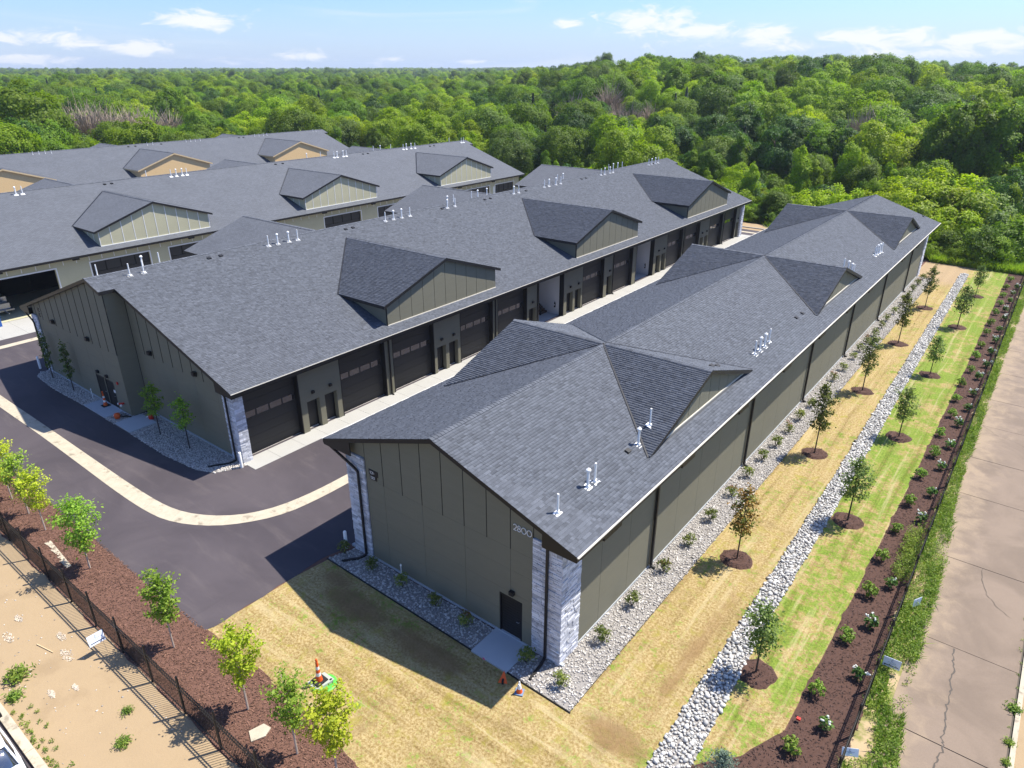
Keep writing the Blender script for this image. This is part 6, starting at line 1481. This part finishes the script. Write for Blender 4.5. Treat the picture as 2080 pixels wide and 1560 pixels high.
for s in (-1, 1): MB().tube((0, s * .8, .33), (0, s * 1.0, .33), .33, n=16).obj('wheel', M['rubber'], o)
# yard signs
def yard_sign(x, y, z0, rz, w, h, label, tilt=0, arrow=None, lines=True):
    o = empty('yard_sign', (x, y, z0), rz); tag(o, label, 'sign', 'white yard signs'); o.rotation_euler = (tilt, 0, rz)
    pn = MB().box(-w / 2, -.006, .2, w / 2, .006, .2 + h).obj('panel', M['signwhite'], o)
    for s in (-1, 1): MB().tube((s * w * .3, 0, -z0 - .05), (s * w * .3, 0, .22), .006).obj('stake', M['steel'], o)
    if arrow is not None:
        zz = .2 + h * .2; a = w * .42
        MB().prism([(-a + .03, zz - .016), (a, zz - .016), (a, zz + .016), (-a + .03, zz + .016)], 'y', -.009, -.006).prism([(-a - .02, zz), (-a + .05, zz - .045), (-a + .05, zz + .045)], 'y', -.009, -.006).obj('arrow', M['navy'], pn) if arrow < 0 else \
        MB().prism([(-a, zz - .016), (a - .03, zz - .016), (a - .03, zz + .016), (-a, zz + .016)], 'y', -.009, -.006).prism([(a + .02, zz), (a - .05, zz + .045), (a - .05, zz - .045)], 'y', -.009, -.006).obj('arrow', M['navy'], pn)
    if lines:
        m_ = MB(); c = [(.035 * math.cos(R(t)), .2 + h * .74 + .04 * math.sin(R(t))) for t in range(40, 321, 20)]
        for a, b in zip(c, c[1:]): m_.tube((a[0], -.008, a[1]), (b[0], -.008, b[1]), .009, n=4)
        m_.obj('emblem', M['greyprint'], pn); m_ = MB()
        for (zc, ww, k) in ((.54, .30, 9), (.42, .14, 5)):
            for i in range(k): u = -ww / 2 + ww * i / k; m_.box(u, -.008, .2 + h * zc - .008, u + ww / k * .72, -.006, .2 + h * zc + .008)
        m_.obj('lettering', M['greyprint'], pn)
yard_sign(-.80, 25.5, .05, R(3), .62, .46, 'white yard sign with left arrow by the right fence', arrow=-1)
yard_sign(-1.0, 20.3, .05, R(28), .55, .30, 'small white yard sign leaning at the bottom of the right fence', tilt=R(-20))
yard_sign(-.70, 30.0, .05, R(62), .5, .42, 'white yard sign turned edge on among the tall weeds')
yard_sign(-26.55, 6.62, .35, R(90), .62, .46, 'white yard sign with arrow on the dirt side of the left fence', tilt=R(-18), arrow=1)
# odds and ends on the ground
st = MB().tube((-29.21, 5.18, .03), (-28.2, 5.41, .03), .025, .02, 5).obj('stick', M['wood']); tag(st, 'bare wooden stick lying on the dirt lot', 'stick')
fl = MB().slab([(-18.5, 8.2, .06), (-18.05, 8.0, .06), (-17.85, 8.45, .06), (-18.0, 8.78, .06), (-18.35, 8.72, .06)], .07).obj('flat_stone', M['gutter']); tag(fl, 'flat pale stone slab in the red mulch near the saplings', 'stone')
fl = MB()
for k in range(7): x = -36.4 + k * .42; y = 8.35 - .03 * k; fl.slab([(x, y - .13 + random.gauss(0, .03), .035), (x + .40, y - .1 + random.gauss(0, .03), .035), (x + .42, y + .1, .035), (x + .02, y + .12, .035)], .03)
tag(fl.obj('exposed_liner', M['gutter']), 'pale ragged strip showing through the red mulch', 'liner')
for i, (x, y, s) in enumerate([(-27.6, 5.7, .3), (-28.9, 6.0, .22), (-26.0, 4.5, .17), (-25.6, 5.2, .14), (-19.6, 4.6, .2), (-30.6, 4.6, .28), (-31.5, 5.3, .2)]):
    chips('chalk', [(x + s * 1.7 * math.cos(t_ * .7), y + s * .6 * math.sin(t_ * .7)) for t_ in range(9)], 130, M['chalk'], z=.004, lo=.01, hi=.05)
P = np.column_stack([rng.uniform(-45, -15, 240), rng.uniform(3.4, 7, 240)]); stones('loose_pebbles', P, np.full(240, .01), rng.uniform(.012, .05, 240), OCT, M['pebble'])
# parked car, near left corner, nose to the left
car = empty('parked_car', (-24.4, 1.72, 0), math.pi); tag(car, 'white car with dark roof glass parked along the kerb at bottom left', 'car')
def loft(sections, mat_, name, parent):
    vs = []; k = len(sections[0][1]); fs = []
    for x, pr in sections: vs += [(x, y, z) for y, z in pr]
    for i in range(len(sections) - 1):
        for j in range(k - 1): fs.append((i * k + j, (i + 1) * k + j, (i + 1) * k + j + 1, i * k + j + 1))
    fs += [tuple(range(k)), tuple(range((len(sections) - 1) * k, len(sections) * k))[::-1]]
    m_ = MB(); m_.add(vs, fs); o = m_.obj(name, mat_, parent, True); return o
def sec(w, z0, z1, cr=.1): return [(-w, z0), (-w * 1.02, (z0 + z1) / 2), (-w * .97, z1 - cr * .6), (-w * .8, z1), (0, z1 + .03), (w * .8, z1), (w * .97, z1 - cr * .6), (w * 1.02, (z0 + z1) / 2), (w, z0)]
loft([(-2.25, sec(.72, .35, .75)), (-2.1, sec(.82, .25, .92)), (-1.2, sec(.9, .22, .98)), (0, sec(.92, .22, .98)), (1.1, sec(.9, .22, .96)), (1.9, sec(.84, .25, .85)), (2.25, sec(.7, .35, .68))], M['carpaint'], 'body', car)
def cab(w, z): return [(-.84, .93), (-w, z - .06), (-w * .86, z), (0, z + .03), (w * .86, z), (w, z - .06), (.84, .93)]
loft([(-1.75, [(y * .9, .93 + (z - .93) * .02) for y, z in cab(.66, 1.42)]), (-1.0, cab(.62, 1.40)), (-.2, cab(.66, 1.47)), (.45, cab(.64, 1.42)), (1.25, [(y * .95, .93 + (z - .93) * .02) for y, z in cab(.66, 1.42)])], M['glass'], 'window_glass', car)
loft([(-1.12, [(-.63, 1.385), (-.5, 1.41), (0, 1.43), (.5, 1.41), (.63, 1.385)]), (-.2, [(-.68, 1.435), (-.56, 1.475), (0, 1.51), (.56, 1.475), (.68, 1.435)]), (.5, [(-.65, 1.385), (-.52, 1.425), (0, 1.45), (.52, 1.425), (.65, 1.385)])], M['carpaint'], 'roof', car)
for s in (-1, 1):
    MB().path([(-1.75, s * .76, .95), (-1.05, s * .66, 1.36), (-.2, s * .70, 1.44), (.5, s * .68, 1.39), (1.25, s * .8, .95)], .035, 6).obj('pillar_trim', M['carpaint'], car)
    MB().box(.75, s * .9, .98, .95, s * 1.1, 1.12).obj('wing_mirror', M['black'], car)
    for x in (-1.35, 1.4):
        w_ = MB().tube((x, s * .78, .33), (x, s * .93, .33), .33, n=18).obj('wheel', M['rubber'], car); MB().tube((x, s * .92, .33), (x, s * .945, .33), .2, n=10).obj('rim', M['steel'], w_)

# trees of the wood that would read alike are told apart by their order from left to right
same = {}
for o in bpy.data.objects:
    if o.get('group') == 'trees and shrubs of the wood behind the buildings': same.setdefault(o['label'], []).append(o)
for lab, L in same.items():
    if len(L) > 1:
        L.sort(key=lambda o: -math.atan2(-o.location.x, o.location.y))
        for i, o in enumerate(L): o['label'] = lab + ', ' + (('left one', 'right one')[i] if len(L) == 2 else NUM[i] + ' from left')
